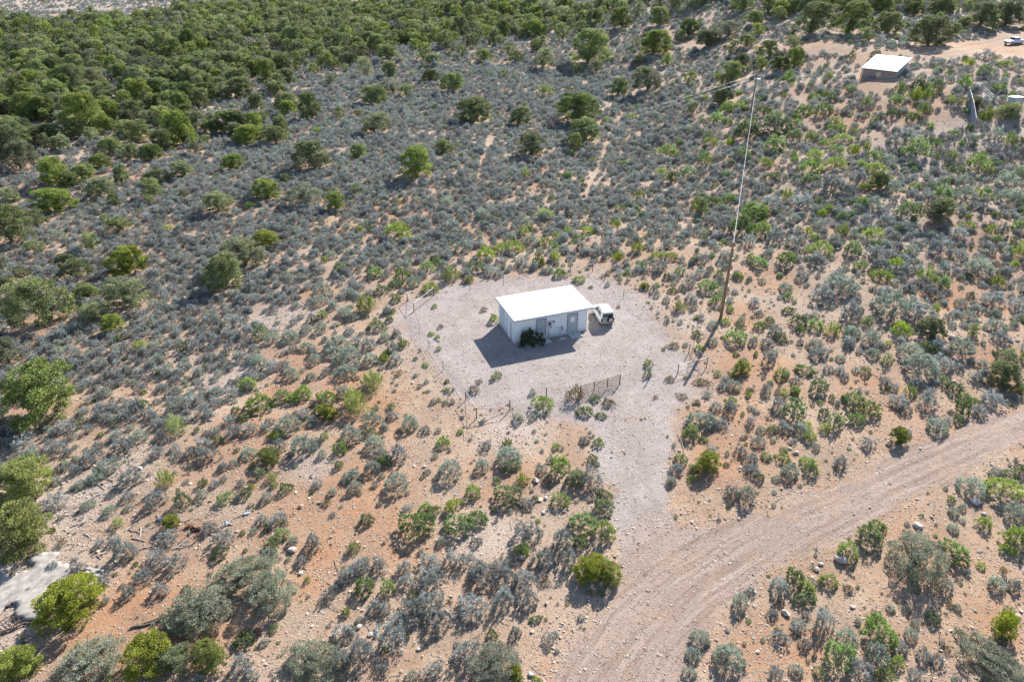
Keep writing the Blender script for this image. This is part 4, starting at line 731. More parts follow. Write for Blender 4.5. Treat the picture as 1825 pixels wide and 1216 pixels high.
def pdoor(x0, x1, z0, z1, sign=False):
    d = MB().box(((x0 + x1) / 2, -.03, (z0 + z1) / 2), (x1 - x0, .05, z1 - z0)).build('door', M['door'], b)
    f = MB(); f.box(((x0 + x1) / 2, -.03, z1 + .04), (x1 - x0 + .16, .09, .08))
    for x in (x0 - .04, x1 + .04): f.box((x, -.03, (z0 + z1) / 2), (.08, .09, z1 - z0))
    f.build('door_frame', M['frame'], d); MB().disc((x1 - .12 if not sign else x0 + .12, -.09, z0 + 1.0), (0, 1, 0), .035, .09, 10).build('handle', M['metal'], d)
    if sign: MB().box(((x0 + x1) / 2, -.062, z1 - .62), (.46, .012, .56)).build('notice', M['paper'], d)
    return d
xa, za = bl(956, 571); xb, zb = bl(972, 597.5); pdoor(xa + .05, xb - .03, max(zb, .14), za)
xa2, za2 = bl(1012, 561.5); xb2, zb2 = bl(1027.5, 588.5); pdoor(xa2 + .03, xb2 - .03, max(zb2, .14), za2, True)
for x in ((xa + xb) / 2 + .12, (xa2 + xb2) / 2 + .15):
    o = MB().box((x, -.62, .04), (1.35, .95, .24)).build('doorstep', M['conc'], b, .02)
# meter, pipes, vent and small box on the front wall
x, z = bl(979, 577); mt = MB().box((x, -.09, z), (.34, .18, .62)).build('electric_meter', M['metal'], b, .02); MB().disc((x, -.22, z + .08), (0, 1, 0), .12, .1, 14).build('dial', M['glass'], mt)
MB().tube([(x - .06, -.06, z - .25), (x - .06, -.06, .05)], .035, 8).build('conduit', M['metal'], mt); MB().box((x + .2, -.06, z - .42), (.1, .1, .22)).build('switch_box', M['frame'], mt)
x, z = bl(995, 583); MB().tube([(x, -.5, .0), (x, -.5, .95), (x, -.1, 1.0), (x + .25, -.06, 1.02)], .025, 8).build('riser_pipe', M['metal'], b)
MB().box((x + .42, -.08, z - .02), (.12, .1, .16)).box((x + .44, -.08, z - .3), (.16, .1, .3)).build('valve_box', M['frame'], b)
x, z = bl(931.5, 595); v = MB().disc((x, -.03, z), (0, 1, 0), .17, .07, 18).build('round_vent', M['dark'], b); MB().disc((x - .02, -.07, z), (0, 1, 0), .085, .06, 14).build('vent_cap', M['rim'], v)
x, z = bl(986.5, 573); MB().box((x, -.07, z), (.22, .12, .18)).build('outside_lamp', M['frame'], b, .01)
MB().box((5.15, -.75, .04), (.65, .4, .06)).box((4.7, -.95, .035), (.3, .12, .05)).build('utility_lid', M['conc'], b)
# end wall: pale door with a dark jamb, and a louvred panel
d = MB().box((-.03, 1.55, 1.05), (.05, 1.0, 2.0)).build('door', M['paper'], b); MB().box((-.04, 2.09, 1.06), (.09, .08, 2.08)).box((-.035, 1.01, 1.06), (.07, .06, 2.08)).build('door_frame', M['frame'], d)
lv = MB().box((-.02, 3.7, 1.35), (.04, 1.3, 2.0)).build('louvre_panel', M['trim'], b)
for i in range(12): MB().box((-.055, 3.7, .45 + i * .16), (.03, 1.22, .05)).build('slat', M['white_wall'], lv)
MB().box((-.05, .12, 1.36), (.04, .05, 2.7)).build('corner_pipe', M['white_wall'], b)

# ------------------------------------------------------------------ vehicles
def loft(mb, st, n_cap=True):
    """st: list of (y, [(x,z)...]) open half sections mirrored into closed rings"""
    b0 = len(mb.v); rings = []
    for y, sec in st:
        ring = [(x, y, z) for x, z in sec] + [(-x, y, z) for x, z in sec[::-1]]; rings.append(list(range(len(mb.v), len(mb.v) + len(ring)))); mb.v += ring
    for a, c in zip(rings, rings[1:]):
        for i in range(len(a)): mb.f.append((a[i], a[(i + 1) % len(a)], c[(i + 1) % len(a)], c[i]))
    mb.f.append(tuple(rings[0][::-1])); mb.f.append(tuple(rings[-1])); return mb
def wheel(parent, x, y, r, wd):
    w_ = MB().disc((x, y, r), (1, 0, 0), r, wd, 24).build('wheel', M['tyre'], parent, .02); s = 1 if x > 0 else -1
    MB().disc((x + s * wd * .5, y, r), (1, 0, 0), r * .60, .03, 18).build('rim', M['rim'], w_); MB().disc((x + s * (wd * .5 + .02), y, r), (1, 0, 0), r * .17, .03, 10).build('hub', M['dark'], w_)
car = empty('parked_suv', (10.12, 67.15, 0), math.radians(10)); tag(car, 'small white two-door off-roader with rear spare wheel beside the white building', 'car')
lo = MB(); loft(lo, [(-1.72, [(.60, .42), (.74, .46), (.78, .75), (.75, .98), (.70, 1.0)]), (-1.5, [(.66, .34), (.80, .40), (.82, .74), (.78, 1.0), (.72, 1.02)]), (.7, [(.66, .34), (.80, .40), (.82, .74), (.77, 1.0), (.70, 1.02)]), (1.35, [(.64, .36), (.79, .42), (.80, .72), (.72, .95), (.60, .97)]), (1.78, [(.55, .42), (.70, .46), (.74, .66), (.66, .84), (.55, .86)])])
lo.build('body', M['paint_white'], car, .02, True)
lw = MB(); loft(lw, [(-1.60, [(.70, .36), (.825, .40), (.835, .62), (.80, .63)]), (1.62, [(.68, .36), (.80, .40), (.81, .62), (.78, .63)])]); lw.build('lower_trim', M['paint_green'], car, .01)
gh = MB(); loft(gh, [(-1.70, [(.70, .98), (.62, 1.50), (.56, 1.56)]), (-1.55, [(.76, .98), (.655, 1.56), (.58, 1.63)]), (-.4, [(.76, .98), (.66, 1.60), (.58, 1.66)]), (.22, [(.75, .98), (.65, 1.57), (.57, 1.62)]), (.80, [(.72, .98), (.70, 1.02), (.60, 1.03)])])
gh.build('cabin', M['paint_white'], car, .015)
def quadwin(name, pts, parent, off, mat='glass', th=.02):
    pts = [Vector(p) for p in pts]; n = (pts[1] - pts[0]).cross(pts[2] - pts[0]).normalized() * off; m_ = MB(); v = [p + n for p in pts] + [p - n * 1.5 for p in pts]; k = len(pts)
    f = [tuple(range(k)), tuple(range(k, 2 * k))[::-1]] + [(i, i + k, (i + 1) % k + k, (i + 1) % k) for i in range(k)]; m_.add(v, f); return m_.build(name, M[mat], parent)
for s in (-1, 1):
    a = [(s * .752, -1.35, 1.06), (s * .752, -.52, 1.06), (s * .672, -.52, 1.50), (s * .672, -1.32, 1.48)]; b_ = [(s * .752, -.40, 1.06), (s * .745, .55, 1.06), (s * .668, .16, 1.50), (s * .672, -.40, 1.51)]
    for w4 in (a, b_): quadwin('side_window', w4 if s < 0 else w4[::-1], car, -.012)
    MB().box((s * .80, .42, 1.08), (.16, .08, .14)).build('mirror', M['dark'], car, .01)
    MB().box((s * .70, -1.735, .74), (.12, .04, .26)).build('tail_light', M['red'], car, .005); MB().disc((s * .55, 1.79, .70), (0, 1, 0), .10, .05, 14).build('headlight', M['rim'], car)
    MB().box((s * .79, -.46, .80), (.012, .12, .03)).build('door_handle', M['dark'], car)
    MB().tube([(s * .56, -1.5, 1.685), (s * .56, .1, 1.68)], .015, 6).build('roof_rail', M['dark'], car)
quadwin('rear_window', [(-.60, -1.712, 1.06), (.60, -1.712, 1.06), (.55, -1.702, 1.46), (-.55, -1.702, 1.46)], car, .02); quadwin('windscreen', [(.62, .80, 1.06), (-.62, .80, 1.06), (-.56, .28, 1.56), (.56, .28, 1.56)], car, .02)
MB().box((-.12, -1.745, .76), (1.0, .03, .40)).build('tailgate', M['dark'], car); MB().box((-.32, -1.768, .74), (.46, .02, .26)).build('plate_panel', M['paint_green'], car)
sw = MB().disc((.28, -1.86, .80), (0, 1, 0), .335, .20, 26).build('spare_wheel', M['tyre'], car, .02); MB().disc((.28, -1.965, .80), (0, 1, 0), .215, .03, 20).build('rim', M['rim'], sw); MB().disc((.28, -1.985, .80), (0, 1, 0), .07, .03, 12).build('hub', M['dark'], sw)
MB().box((0, -1.80, .46), (1.58, .18, .17)).build('rear_bumper', M['paint_green'], car, .02); MB().box((0, 1.84, .46), (1.55, .18, .18)).build('front_bumper', M['paint_green'], car, .02)
for x in (-.70, .70):
    for y in (-1.12, 1.12): wheel(car, x, y, .345, .20)
tp = G(1806, 79); tr = empty('parked_pickup', tp, math.radians(112)); tag(tr, 'silver four-door pickup truck parked on the reddish track', 'car')
lo = MB(); loft(lo, [(-2.85, [(.80, .55), (.95, .60), (.97, 1.0), (.93, 1.18), (.80, 1.20)]), (1.2, [(.80, .50), (.97, .58), (.98, 1.0), (.93, 1.2), (.82, 1.22)]), (2.3, [(.80, .52), (.95, .60), (.95, .95), (.86, 1.16), (.75, 1.18)]), (2.85, [(.70, .56), (.88, .62), (.90, .90), (.82, 1.06), (.70, 1.08)])]); lo.build('body', M['silver'], tr, .02, True)
gh = MB(); loft(gh, [(-.95, [(.88, 1.18), (.78, 1.80), (.68, 1.86)]), (.55, [(.88, 1.18), (.78, 1.82), (.68, 1.88)]), (1.30, [(.86, 1.18), (.84, 1.22), (.75, 1.24)])]); gh.build('cabin', M['silver'], tr, .02)
MB().box((0, -1.9, 1.215), (1.55, 1.72, .05)).build('cargo_bed', M['dark'], tr)
for s in (-1, 1):
    for w4 in ([(s * .872, -.80, 1.26), (s * .872, -.10, 1.26), (s * .79, -.10, 1.74), (s * .79, -.76, 1.74)], [(s * .872, 0, 1.26), (s * .868, .98, 1.26), (s * .79, .52, 1.74), (s * .79, 0, 1.74)]): quadwin('side_window', w4 if s < 0 else w4[::-1], tr, -.012)
    MB().box((s * .68, 2.88, .92), (.3, .06, .2)).build('headlight', M['rim'], tr)
quadwin('windscreen', [(.74, 1.30, 1.26), (-.74, 1.30, 1.26), (-.66, .63, 1.80), (.66, .63, 1.80)], tr, .02); MB().box((0, 2.90, .86), (.9, .05, .28)).build('grille', M['dark'], tr); MB().box((0, 2.95, .60), (1.8, .16, .2)).build('front_bumper', M['rim'], tr, .02)
for x in (-.84, .84):
    for y in (-1.75, 1.85): wheel(tr, x, y, .40, .26)

# ------------------------------------------------------------------ wire fence with pipe corner braces round the yard, and the pipe gate
def g3(px, py): return G(px, py)
fence = empty('yard_fence', g3(1100, 700)); tag(fence, 'sagging wire fence with pipe corner braces enclosing the gravel yard', 'fence'); bpy.context.view_layer.update()
org = Vector(fence.location)
HP_ = 1.12
def fpost(p, h=HP_, r=.045, mat='post'): MB().tube([Vector(p) - org - Vector((0, 0, .08)), Vector(p) - org + Vector((0, 0, h))], r, 8).build('post', M[mat], fence)
def frail(p, q, zp, zq, r=.024, mat='rail', nm='brace_rail'): MB().tube([Vector(p) - org + Vector((0, 0, zp)), Vector(q) - org + Vector((0, 0, zq))], r, 7).build(nm, M[mat], fence)
near_a, near_c, near_b = g3(830, 714), g3(849.5, 746), g3(908.6, 732)
e_a, e_c, e_b = g3(1227.5, 630), g3(1259, 654), g3(1207.6, 667)
w_a, w_c, w_b = g3(726.3, 537), g3(738, 556), g3(773, 528)
n_a, n_c, n_b = g3(1016, 490), g3(1056, 484), g3(1077.5, 500)
for A_, C_, B_ in ((near_a, near_c, near_b), (e_a, e_c, e_b), (w_a, w_c, w_b), (n_a, n_c, n_b)):
    for p in (A_, C_, B_): fpost(p)
    for p in (A_, B_): frail(p, C_, HP_ - .04, HP_ - .04); frail(p, C_, .1, HP_ - .1, .022, 'wire', 'brace_strut')
gl, gr_ = g3(1034, 706.5), g3(1104, 686.5); g_end, g_left = g3(1157, 677), g3(973.5, 710)
for p in (g_left, g_end): fpost(p)
line = [(e_c, n_b, [g3(1145.5, 558), g3(1111, 530)]), (n_c, w_b, [g3(958, 496.5), g3(897, 509), g3(837.6, 519)]), (w_c, near_a, [g3(748, 590), g3(765, 622), g3(790, 660)]), (near_b, g_left, []), (g_end, e_b, []), (g_left, gl, []), (gr_, g_end, [])]
for A_, B_, mids in line:
    for p in mids: fpost(p, 1.05, .028, 'rail' if p in mids[:1] else 'post')
    pts = [A_] + mids + [B_]
    for z_ in (.25, .5, .75, 1.0):
        for p, q in zip(pts, pts[1:]):
            m_ = (p + q) / 2; m_.z = min(m_.z, hz(m_.x, m_.y) + .02) - .04 + 0; MB().tube([p - org + Vector((0, 0, z_)), m_ - org + Vector((0, 0, z_)), q - org + Vector((0, 0, z_))], .009, 4, False).build('wire', M['wire'], fence)
gate = empty('pipe_gate', gl); tag(gate, 'rusty brown six-bar pipe gate across the yard entrance', 'gate'); v = gr_ - gl
for i in range(7): z_ = .10 + i * .165; MB().tube([Vector((0, 0, z_)), v + Vector((0, 0, z_))], .026, 7).build('rail', M['rust'], gate)
for t in (0, .34, .68, 1.0): MB().tube([v * t + Vector((0, 0, -.04 if t in (0, 1) else .08)), v * t + Vector((0, 0, 1.17))], .05 if t in (0, 1.0) else .04, 7).build('upright', M['rust'], gate)

# ------------------------------------------------------------------ power poles and lines
def cable(p, q, sag, r=.02, mat='cable', parent=None, nm='cable', lab=None, grp=None):
    pts = [Vector(p).lerp(Vector(q), i / 24) - Vector((0, 0, sag * 4 * (i / 24) * (1 - i / 24))) for i in range(25)]
    o = MB().tube(pts, r, 5, False).build(nm, M[mat]); tag(o, lab, 'cable', grp); return o
pb = g3(1284, 568); pt = at_h(1312, 432, pb); pole = empty('utility_pole', pb); tag(pole, 'leaning brown wooden utility pole beside the gravel yard', 'utility pole')
MB().tube([Vector((0, 0, -.3)), (pt - pb) * .5, pt - pb], [.175, .15, .115], 12).build('pole', M['polewood'], pole)
MB().tube([Vector((.17, .0, .1)), (pt - pb) * .45 + Vector((.17, 0, 0)), (pt - pb) * .93 + Vector((.14, 0, 0))], .045, 7).build('conduit', M['cable'], pole)
for t in (.25, .45, .62, .80): MB().box((pt - pb) * t + Vector((.13, -.03, 0)), (.22, .1, .05)).build('bracket', M['cable'], pole)
MB().tube([(pt - pb) + Vector((0, 0, -.25)), (pt - pb) + Vector((.1, .35, -.1))], .03, 6).build('cable_clamp', M['metal'], pole)
fb = g3(1337, 205); ft = at_h(1349.5, 131, fb); fp = empty('utility_pole', fb); tag(fp, 'distant utility pole with grey transformer and crossarms below the shed', 'utility pole'); V_ = ft - fb
MB().tube([Vector((0, 0, -.3)), V_ * .5, V_], [.19, .16, .13], 10).build('pole', M['polegrey'], fp)
MB().box(V_ - Vector((0, 0, .5)), (2.6, .14, .16)).build('crossarm', M['polegrey'], fp); MB().box(V_ - Vector((0, 0, 2.6)), (1.8, .14, .16)).build('crossarm', M['polegrey'], fp)
tf = MB().disc(V_ + Vector((.38, -.35, -1.6)), (0, 0, 1), .42, 1.35, 16).build('transformer', M['metal'], fp, .04); MB().disc(V_ + Vector((.38, -.35, -.8)), (0, 0, 1), .06, .3, 8).build('bushing', M['rail'], tf)
for x in (-1.1, 0, 1.1): MB().disc(V_ + Vector((x, 0, -.32)), (0, 0, 1), .06, .2, 8).build('insulator', M['rail'], fp)
cable(pt + Vector((0, 0, -.15)), ft + Vector((.15, -.1, -2.7)), .75, .032, lab='bright service cable running uphill from the leaning wooden pole')
rb = Vector((128, 136, hz(128, 136))); rp = empty('utility_pole', rb); rh = 10.5; tag(rp, 'utility pole carrying the lines past the right edge', 'utility pole')
MB().tube([Vector((0, 0, -.3)), Vector((0, 0, rh))], [.19, .13], 10).build('pole', M['polegrey'], rp); MB().box((0, 0, rh - .4), (.14, 2.4, .16)).build('crossarm', M['polegrey'], rp)
up_end, lo_end = at_z(2050, 22, 0), None
def los(px, py, Y): r = ray(px, py); t = Y / r[1]; return Vector((r[0] * t, Y, CAM_H + r[2] * t))
for i, dy in enumerate((0, 1)): cable(ft + Vector((.9 - .9 * i, 0, -.25)), los(2010, 22 + 16 * i, 150), 1.1, .018, lab=f'{("upper", "second")[i]} line from the transformer pole over the shed roof', grp=None)
for i in range(3): cable(ft + Vector((.5, 0, -2.5 - .3 * i)), los(2010, 68 + 9 * i, 140), 1.6, .018, lab=f'{("upper", "middle", "lowest")[i]} of three lines crossing in front of the shed')
for i in range(2): cable(ft + Vector((-.9 + .8 * i, 0, -.25 - .5 * i)), los(-220, 524 + 16 * i, 72), 2.2, .007, 'metal', lab=f'{("upper", "lower")[i]} thin line running down left over the sage slope')
rp.location = los(2010, 68, 140) - Vector((0, 0, 9.6)); rp.location.z = hz(rp.location.x, rp.location.y)
for ch in rp.children: pass

# ------------------------------------------------------------------ shed with metal roof, upper right
s0, s1 = g3(1534, 141), g3(1583, 143); fx = Vector((s1.x - s0.x, s1.y - s0.y, 0)); L_ = fx.length; sa = -.80; L_ *= 1.04; zb_ = min(s0.z, s1.z)
shed = empty('shed', (s0.x, s0.y, zb_), sa); tag(shed, 'reddish block shed under a pale corrugated metal roof, tan oval sign', 'building')
sh_ = (at_h(1534, 121, s0) - s0).z; D_ = 6.2; TL = .30
def gable(m_, x0, x1):
    zb = -.6; zt_ = sh_ + D_ * math.tan(TL); v = [(x, y, z) for x in (x0, x1) for y, z in ((.2, zb), (D_, zb), (D_, zt_), (.2, sh_))]
    return m_.add(v, [(0, 1, 2, 3), (7, 6, 5, 4), (0, 4, 5, 1), (1, 5, 6, 2), (2, 6, 7, 3), (3, 7, 4, 0)])
gable(MB().box((L_ / 2, .1, sh_ / 2 - .3), (L_, .2, sh_ + .6)), 0, .2).build('wall', M['shedwall'], shed)
gable(MB(), L_ - .2, L_).box((L_ / 2, D_ + .1, sh_ / 2 + .5), (L_, .2, sh_ + 2.4)).build('side_wall', M['shedside'], shed)
MB().disc((L_ * .50, -.03, sh_ * .60), (0, 1, 0), .55, .06, 20).build('sign', M['tan'], shed)
roof = MB().box((L_ / 2, D_ / 2, sh_ + .12 + D_ / 2 * math.tan(TL)), (L_ + .5, D_ + .7, .06), Matrix.Rotation(TL, 3, 'X')).build('roof', M['shedside'], shed)
ns = 11
for i in range(ns):
    w_ = (L_ + .6) / ns; m_ = MB(); n = 6
    for j in range(n): m_.box((-.3 + i * w_ + (j + .5) * w_ / n, D_ / 2, sh_ + .18 + D_ / 2 * math.tan(TL) + (.03 if j % 2 else .0)), (w_ / n * .98, D_ + .8, .04), Matrix.Rotation(TL, 3, 'X'))
    m_.build('roof_sheet', M['sheet_a' if i in (0, 1, 3, 5, 6, 8, 9, 10) else 'sheet_b'], roof)
MB().tube([(-.15, -.1, -.2), (-.15, -.1, sh_)], .09, 6).build('corner_post', M['polegrey'], shed)

# ------------------------------------------------------------------ slatted enclosure, cattle panel and cabinet at the right
sl = [g3(1722, 178), g3(1729, 206), g3(1733, 232)]; enc = empty('slatted_fence', sl[1]); tag(enc, 'tall blue-grey slatted screen fence below the shed track', 'fence'); o_ = Vector(enc.location)
for p in sl: MB().tube([p - o_ - Vector((0, 0, .1)), p - o_ + Vector((0, 0, 2.3))], .06, 7).build('post', M['metal'], enc)
for p, q in zip(sl, sl[1:]):
    m_ = MB(); n = int((q - p).length / .14); a_ = math.atan2(q.y - p.y, q.x - p.x)
    for i in range(n): m_.box(p.lerp(q, (i + .5) / n) - o_ + Vector((0, 0, 1.05)), (.11, .02, 2.0), Matrix.Rotation(a_, 3, 'Z'))
    so = m_.build('slats', M['screen'], enc); so['kind'] = 'stuff'; MB().tube([p - o_ + Vector((0, 0, 2.2)), q - o_ + Vector((0, 0, 2.2))], .02, 6).build('top_rail', M['rail'], enc)
ca, cb = g3(1748, 172), g3(1765, 187); cp = empty('stock_panel', ca); tag(cp, 'white barred stock panel leaning between slatted fence and cabinet', 'panel'); v = cb - ca
for i in range(5): MB().tube([Vector((0, 0, .3 + i * .38)), v + Vector((0, 0, .3 + i * .38))], .03, 6).build('bar', M['rail'], cp)
for t in (0, .5, 1): MB().tube([v * t, v * t + Vector((0, 0, 1.95))], .04, 6).build('upright', M['rail'], cp)
cb_ = g3(1803, 196); cab = empty('equipment_cabinet', cb_, .35); tag(cab, 'grey-green equipment cabinet with pale lid at the right edge', 'cabinet')
MB().box((0, 0, 1.15), (2.1, 1.3, 2.4)).build('body', M['boxm'], cab, .03); MB().box((0, 0, 2.38), (2.3, 1.5, .1)).build('lid', M['sheet_a'], cab); MB().box((-.3, -.67, 1.1), (.9, .05, 1.9)).build('door', M['sheet_b'], cab)
wf = empty('wire_fence', g3(1700, 262)); tag(wf, 'low wire fence with leaning posts near the right enclosure', 'fence'); o_ = Vector(wf.location); fp_ = [g3(x, y) for x, y in ((1640, 262), (1700, 262), (1734, 262), (1780, 250), (1824, 268), (1860, 262))]
for p in fp_: MB().tube([p - o_ - Vector((0, 0, .1)), p - o_ + Vector((.12, 0, 1.3))], .05, 6).build('post', M['post'], wf)
for z_ in (.5, 1.15):
    for p, q in zip(fp_, fp_[1:]): MB().tube([p - o_ + Vector((.1, 0, z_)), q - o_ + Vector((.1, 0, z_))], .014, 4, False).build('wire', M['wire'], wf)

# ------------------------------------------------------------------ concrete slab with split wood and rusty scrap, lower left
SP = [(-90, 1030), (-20, 1006), (30, 1000), (78, 985), (108, 992), (138, 1008), (118, 1040), (108, 1072), (74, 1102), (40, 1118), (8, 1132), (-80, 1162)]
gp = [g3(*p) for p in SP]; cs = g3(40, 1060); GPV = np.array([[p.x, p.y] for p in gp]); x0_, y0_ = GPV.min(0); x1_, y1_ = GPV.max(0); sx_ = np.arange(x0_, x1_, .22); sy_ = np.arange(y0_, y1_, .22); A_, B_ = np.meshgrid(sx_, sy_); q = np.stack([A_.ravel(), B_.ravel()], -1)
ins = poly_sd(q, GPV) + (vnoise(q[:, 0], q[:, 1], 1.1, 50) - .5) * 2.4 + (vnoise(q[:, 0], q[:, 1], .4, 51) - .5) * .5 > 0; ins &= vnoise(q[:, 0], q[:, 1], .9, 53) < .74
n = len(sx_); ii = np.arange(len(q)).reshape(len(sy_), n); f = np.stack([ii[:-1, :-1].ravel(), ii[:-1, 1:].ravel(), ii[1:, 1:].ravel(), ii[1:, :-1].ravel()], -1); f = f[ins[f].all(1)]; us = np.unique(f); re = -np.ones(len(q), int); re[us] = np.arange(len(us))
zz = height(q[:, 0], q[:, 1]) + .03 - cs.z; slab = empty('concrete_slab', cs); tag(slab, 'cracked pale concrete slab half buried at the left edge', 'slab')
M['slab'] = plain('bleached_concrete', (.34, .305, .27), .95, var=.42, scale=2.2, bump=.4); me = quads_mesh('slab', np.column_stack([q[:, 0] - cs.x, q[:, 1] - cs.y, zz])[us], re[f], M['slab'])
bm = bmesh.new(); bm.from_mesh(me); bmesh.ops.solidify(bm, geom=bm.faces[:], thickness=-.16); bm.to_mesh(me); bm.free(); so = link('slab', me, slab)
for (a, b_) in (((52, 990), (54, 1118)), ((-40, 1060), (112, 1030)), ((0, 1040), (60, 1100))):
    p, q = g3(*a), g3(*b_); MB().tube([Vector((t_.x, t_.y, hz(t_.x, t_.y) + .05)) - cs for t_ in [p.lerp(q, i / 8) for i in range(9)]], .012, 4).build('crack', M['woodbr'], slab)
def ztop(x, y):
    inside = poly_sd(np.array([[x, y]]), np.array([[p.x, p.y] for p in gp]))[0] > 0
    return hz(x, y) + (.06 if inside else 0)
STICKS = '''330 105 375 95 1;240 240 330 225 1;440 385 380 460 2;395 415 440 390 2;640 460 700 480 1;540 500 600 525 1;700 450 690 510 2;310 390 370 390 1;400 690 370 630 2;190 730 170 790 3;175 725 160 780 3;10 968 200 915 4;650 955 800 915 4;680 940 820 900 1;720 920 850 890 1;
880 550 950 495 2;860 560 940 540 2;900 540 960 540 1;940 550 985 500 1;500 300 560 240 2;480 290 530 285 2;400 300 420 270 2;450 250 480 235 2;1290 1020 1350 1015 1;900 430 960 405 1;960 440 980 490 1;1120 420 1160 440 2;300 130 320 150 1;360 600 390 640 1;480 590 500 610 1;
540 250 600 236 3;470 225 520 262 2;350 450 430 420 2;420 480 450 500 2;620 470 650 440 2;660 500 720 520 2;560 610 600 640 2;300 560 260 620 1;270 600 240 650 1;860 400 930 430 1;1000 470 1080 500 1;1040 440 1100 480 1;780 390 800 420 2;1190 980 1230 940 1;100 780 160 770 1;40 700 120 640 1;110 690 60 720 1;690 560 760 545 2'''
wmat = {1: 'woodbr', 2: 'wood', 3: 'wood2', 4: 'woodbr'}; near = [('cracked concrete slab', 70, 1060), ('narrow green juniper', 296, 850), ('round yellow-green bush', 306, 935), ('sprawling shrub thicket', 420, 1080), ('lower round juniper', 125, 1078), ('mid-left round juniper', 45, 950), ('orange rusty scrap', 335, 945)]
cnt = {}
def logthing(x0, y0, x1, y1, kind, r0=None):
    a, b_ = g3(x0, y0), g3(x1, y1); r_ = {1: .035, 2: .045, 3: .05, 4: .085}[kind] if r0 is None else r0; mid = (a + b_) / 2; pts = []; n = 6
    for i in range(n):
        t = i / (n - 1); p = a.lerp(b_, t); nrm = Vector((-(b_ - a).y, (b_ - a).x, 0)).normalized(); p += nrm * random.uniform(-.05, .05) * (b_ - a).length; p.z = ztop(p.x, p.y) + r_ * .8; pts.append(p - mid)
    o = MB().tube(pts, [r_ * (1 - .1 * i) for i in range(n)], 6).build('dead_branch' if kind != 3 else 'white_board', M[wmat[kind]]); o.location = mid
    px, py = (x0 + x1) / 2, (y0 + y1) / 2; j = min(range(len(near)), key=lambda q: math.hypot(near[q][1] - px, near[q][2] - py)); lab = {1: 'brown', 2: 'bleached grey', 3: 'white', 4: 'thick brown'}[kind]; side = ('left of', 'right of')[px > near[j][1]] if abs(px - near[j][1]) > abs(py - near[j][2]) else ('above', 'below')[py > near[j][2]]
    ln = (b_ - a).length; key = (lab, side, j, 'long' if ln > 1.4 else 'short'); cnt[key] = cnt.get(key, 0) + 1; c_ = cnt[key]
    wd = 'board' if kind == 3 else 'dead branch'; tag(o, f'{key[3]} {lab} {wd} lying {side} the {near[j][0]}' + (f', {ordw(c_ - 1)} of them' if c_ > 1 else ''), wd, 'dead branches on the lower left slope')
random.seed(5)
for t in STICKS.replace('\n', '').split(';'):
    x0, y0, x1, y1, k = map(float, t.split()); logthing(x0 / 2.788, 780 + y0 / 2.788, x1 / 2.788, 780 + y1 / 2.788, int(k))
near.append(('twin bright bushes by the driveway', 1065, 1010)); near.append(('dry bush in the lower right', 1660, 1130))
for x0, y0, x1, y1, k in ((793, 1088, 817, 1112, 2), (822, 1064, 844, 1056, 1), (1671, 1172, 1675, 1124, 1), (1549, 1120, 1562, 1113, 1), (1660, 1216, 1664, 1190, 1), (503, 1170, 515, 1150, 1)): logthing(x0, y0, x1, y1, k, .06)
for i, (x0, y0, x1, y1, lab) in enumerate(((0, 1050, 31, 1043, 'long grey plank across the top of the concrete slab'), (86, 1024, 111, 1023, 'short grey plank on the upper edge of the slab'), (154, 1015, 186, 1019, 'grey plank right of the slab, upper one of three'), (154, 1021, 180, 1028, 'grey plank right of the slab, middle one of three'), (160, 1014, 173, 1024, 'grey plank right of the slab, steeply crossing the others'))):
    a, b_ = g3(x0, y0), g3(x1, y1); c = (a + b_) / 2; c.z = ztop(c.x, c.y) + .05; o = MB().box((0, 0, 0), ((b_ - a).length, .16, .05)).build('plank', M['wood']); o.location = c; o.rotation_euler = (0, .02, math.atan2(b_.y - a.y, b_.x - a.x)); tag(o, lab, 'plank', 'loose planks by the slab')
ra = g3(8, 1121); rk = empty('rusty_rack', (ra.x, ra.y, ztop(ra.x, ra.y) + .02), .9); tag(rk, 'rusty metal rack lying on the slab at the left edge', 'rack')
for i in range(9): MB().tube([(-.8 + i * .2, -.5, .08), (-.8 + i * .2, .5, .16)], .02, 5).build('bar', M['rust'], rk)
for y in (-.5, .5): MB().tube([(-.9, y, .12), (.9, y, .12)], .03, 5).build('rail', M['rust'], rk)
def crumple(px, py, w_, mat, name, lab, cat, tilt=.3):
    p = g3(px, py); bm = bmesh.new(); bmesh.ops.create_grid(bm, x_segments=5, y_segments=4, size=.5)
    for v in bm.verts: v.co.z += random.uniform(-.06, .06); v.co.x += random.uniform(-.08, .08); v.co.y += random.uniform(-.08, .08)
    g_ = bmesh.ops.solidify(bm, geom=bm.faces[:], thickness=.02); me = bpy.data.meshes.new(name); bm.to_mesh(me); bm.free(); me.materials.append(M[mat]); o = link(name, me); o.scale = (w_, w_ * .6, 1); o.location = (p.x, p.y, p.z + .12); o.rotation_euler = (tilt, .1, random.random() * 3); tag(o, lab, cat)
crumple(337, 940, .55, 'rustor', 'rusty_sheet', 'orange rusted sheet beside the round yellow-green bush', 'scrap'); crumple(349, 948, .7, 'rust', 'rusty_sheet', 'dark rusted sheet just below the orange one', 'scrap', .6); crumple(460, 1128, .5, 'rustor', 'rusty_sheet', 'rusty red sheet right of the shrub thicket foot', 'scrap')
crumple(440, 917, .45, 'sheet_a', 'white_sheet', 'white crumpled sheet on the rocky left slope', 'scrap'); crumple(405, 935, .5, 'sheet_b', 'metal_sheet', 'dull metal sheet among dead branches on the left slope', 'scrap'); crumple(1454, 627, .7, 'paper', 'white_sheet', 'small white sheet under sagebrush right of the yard', 'scrap')

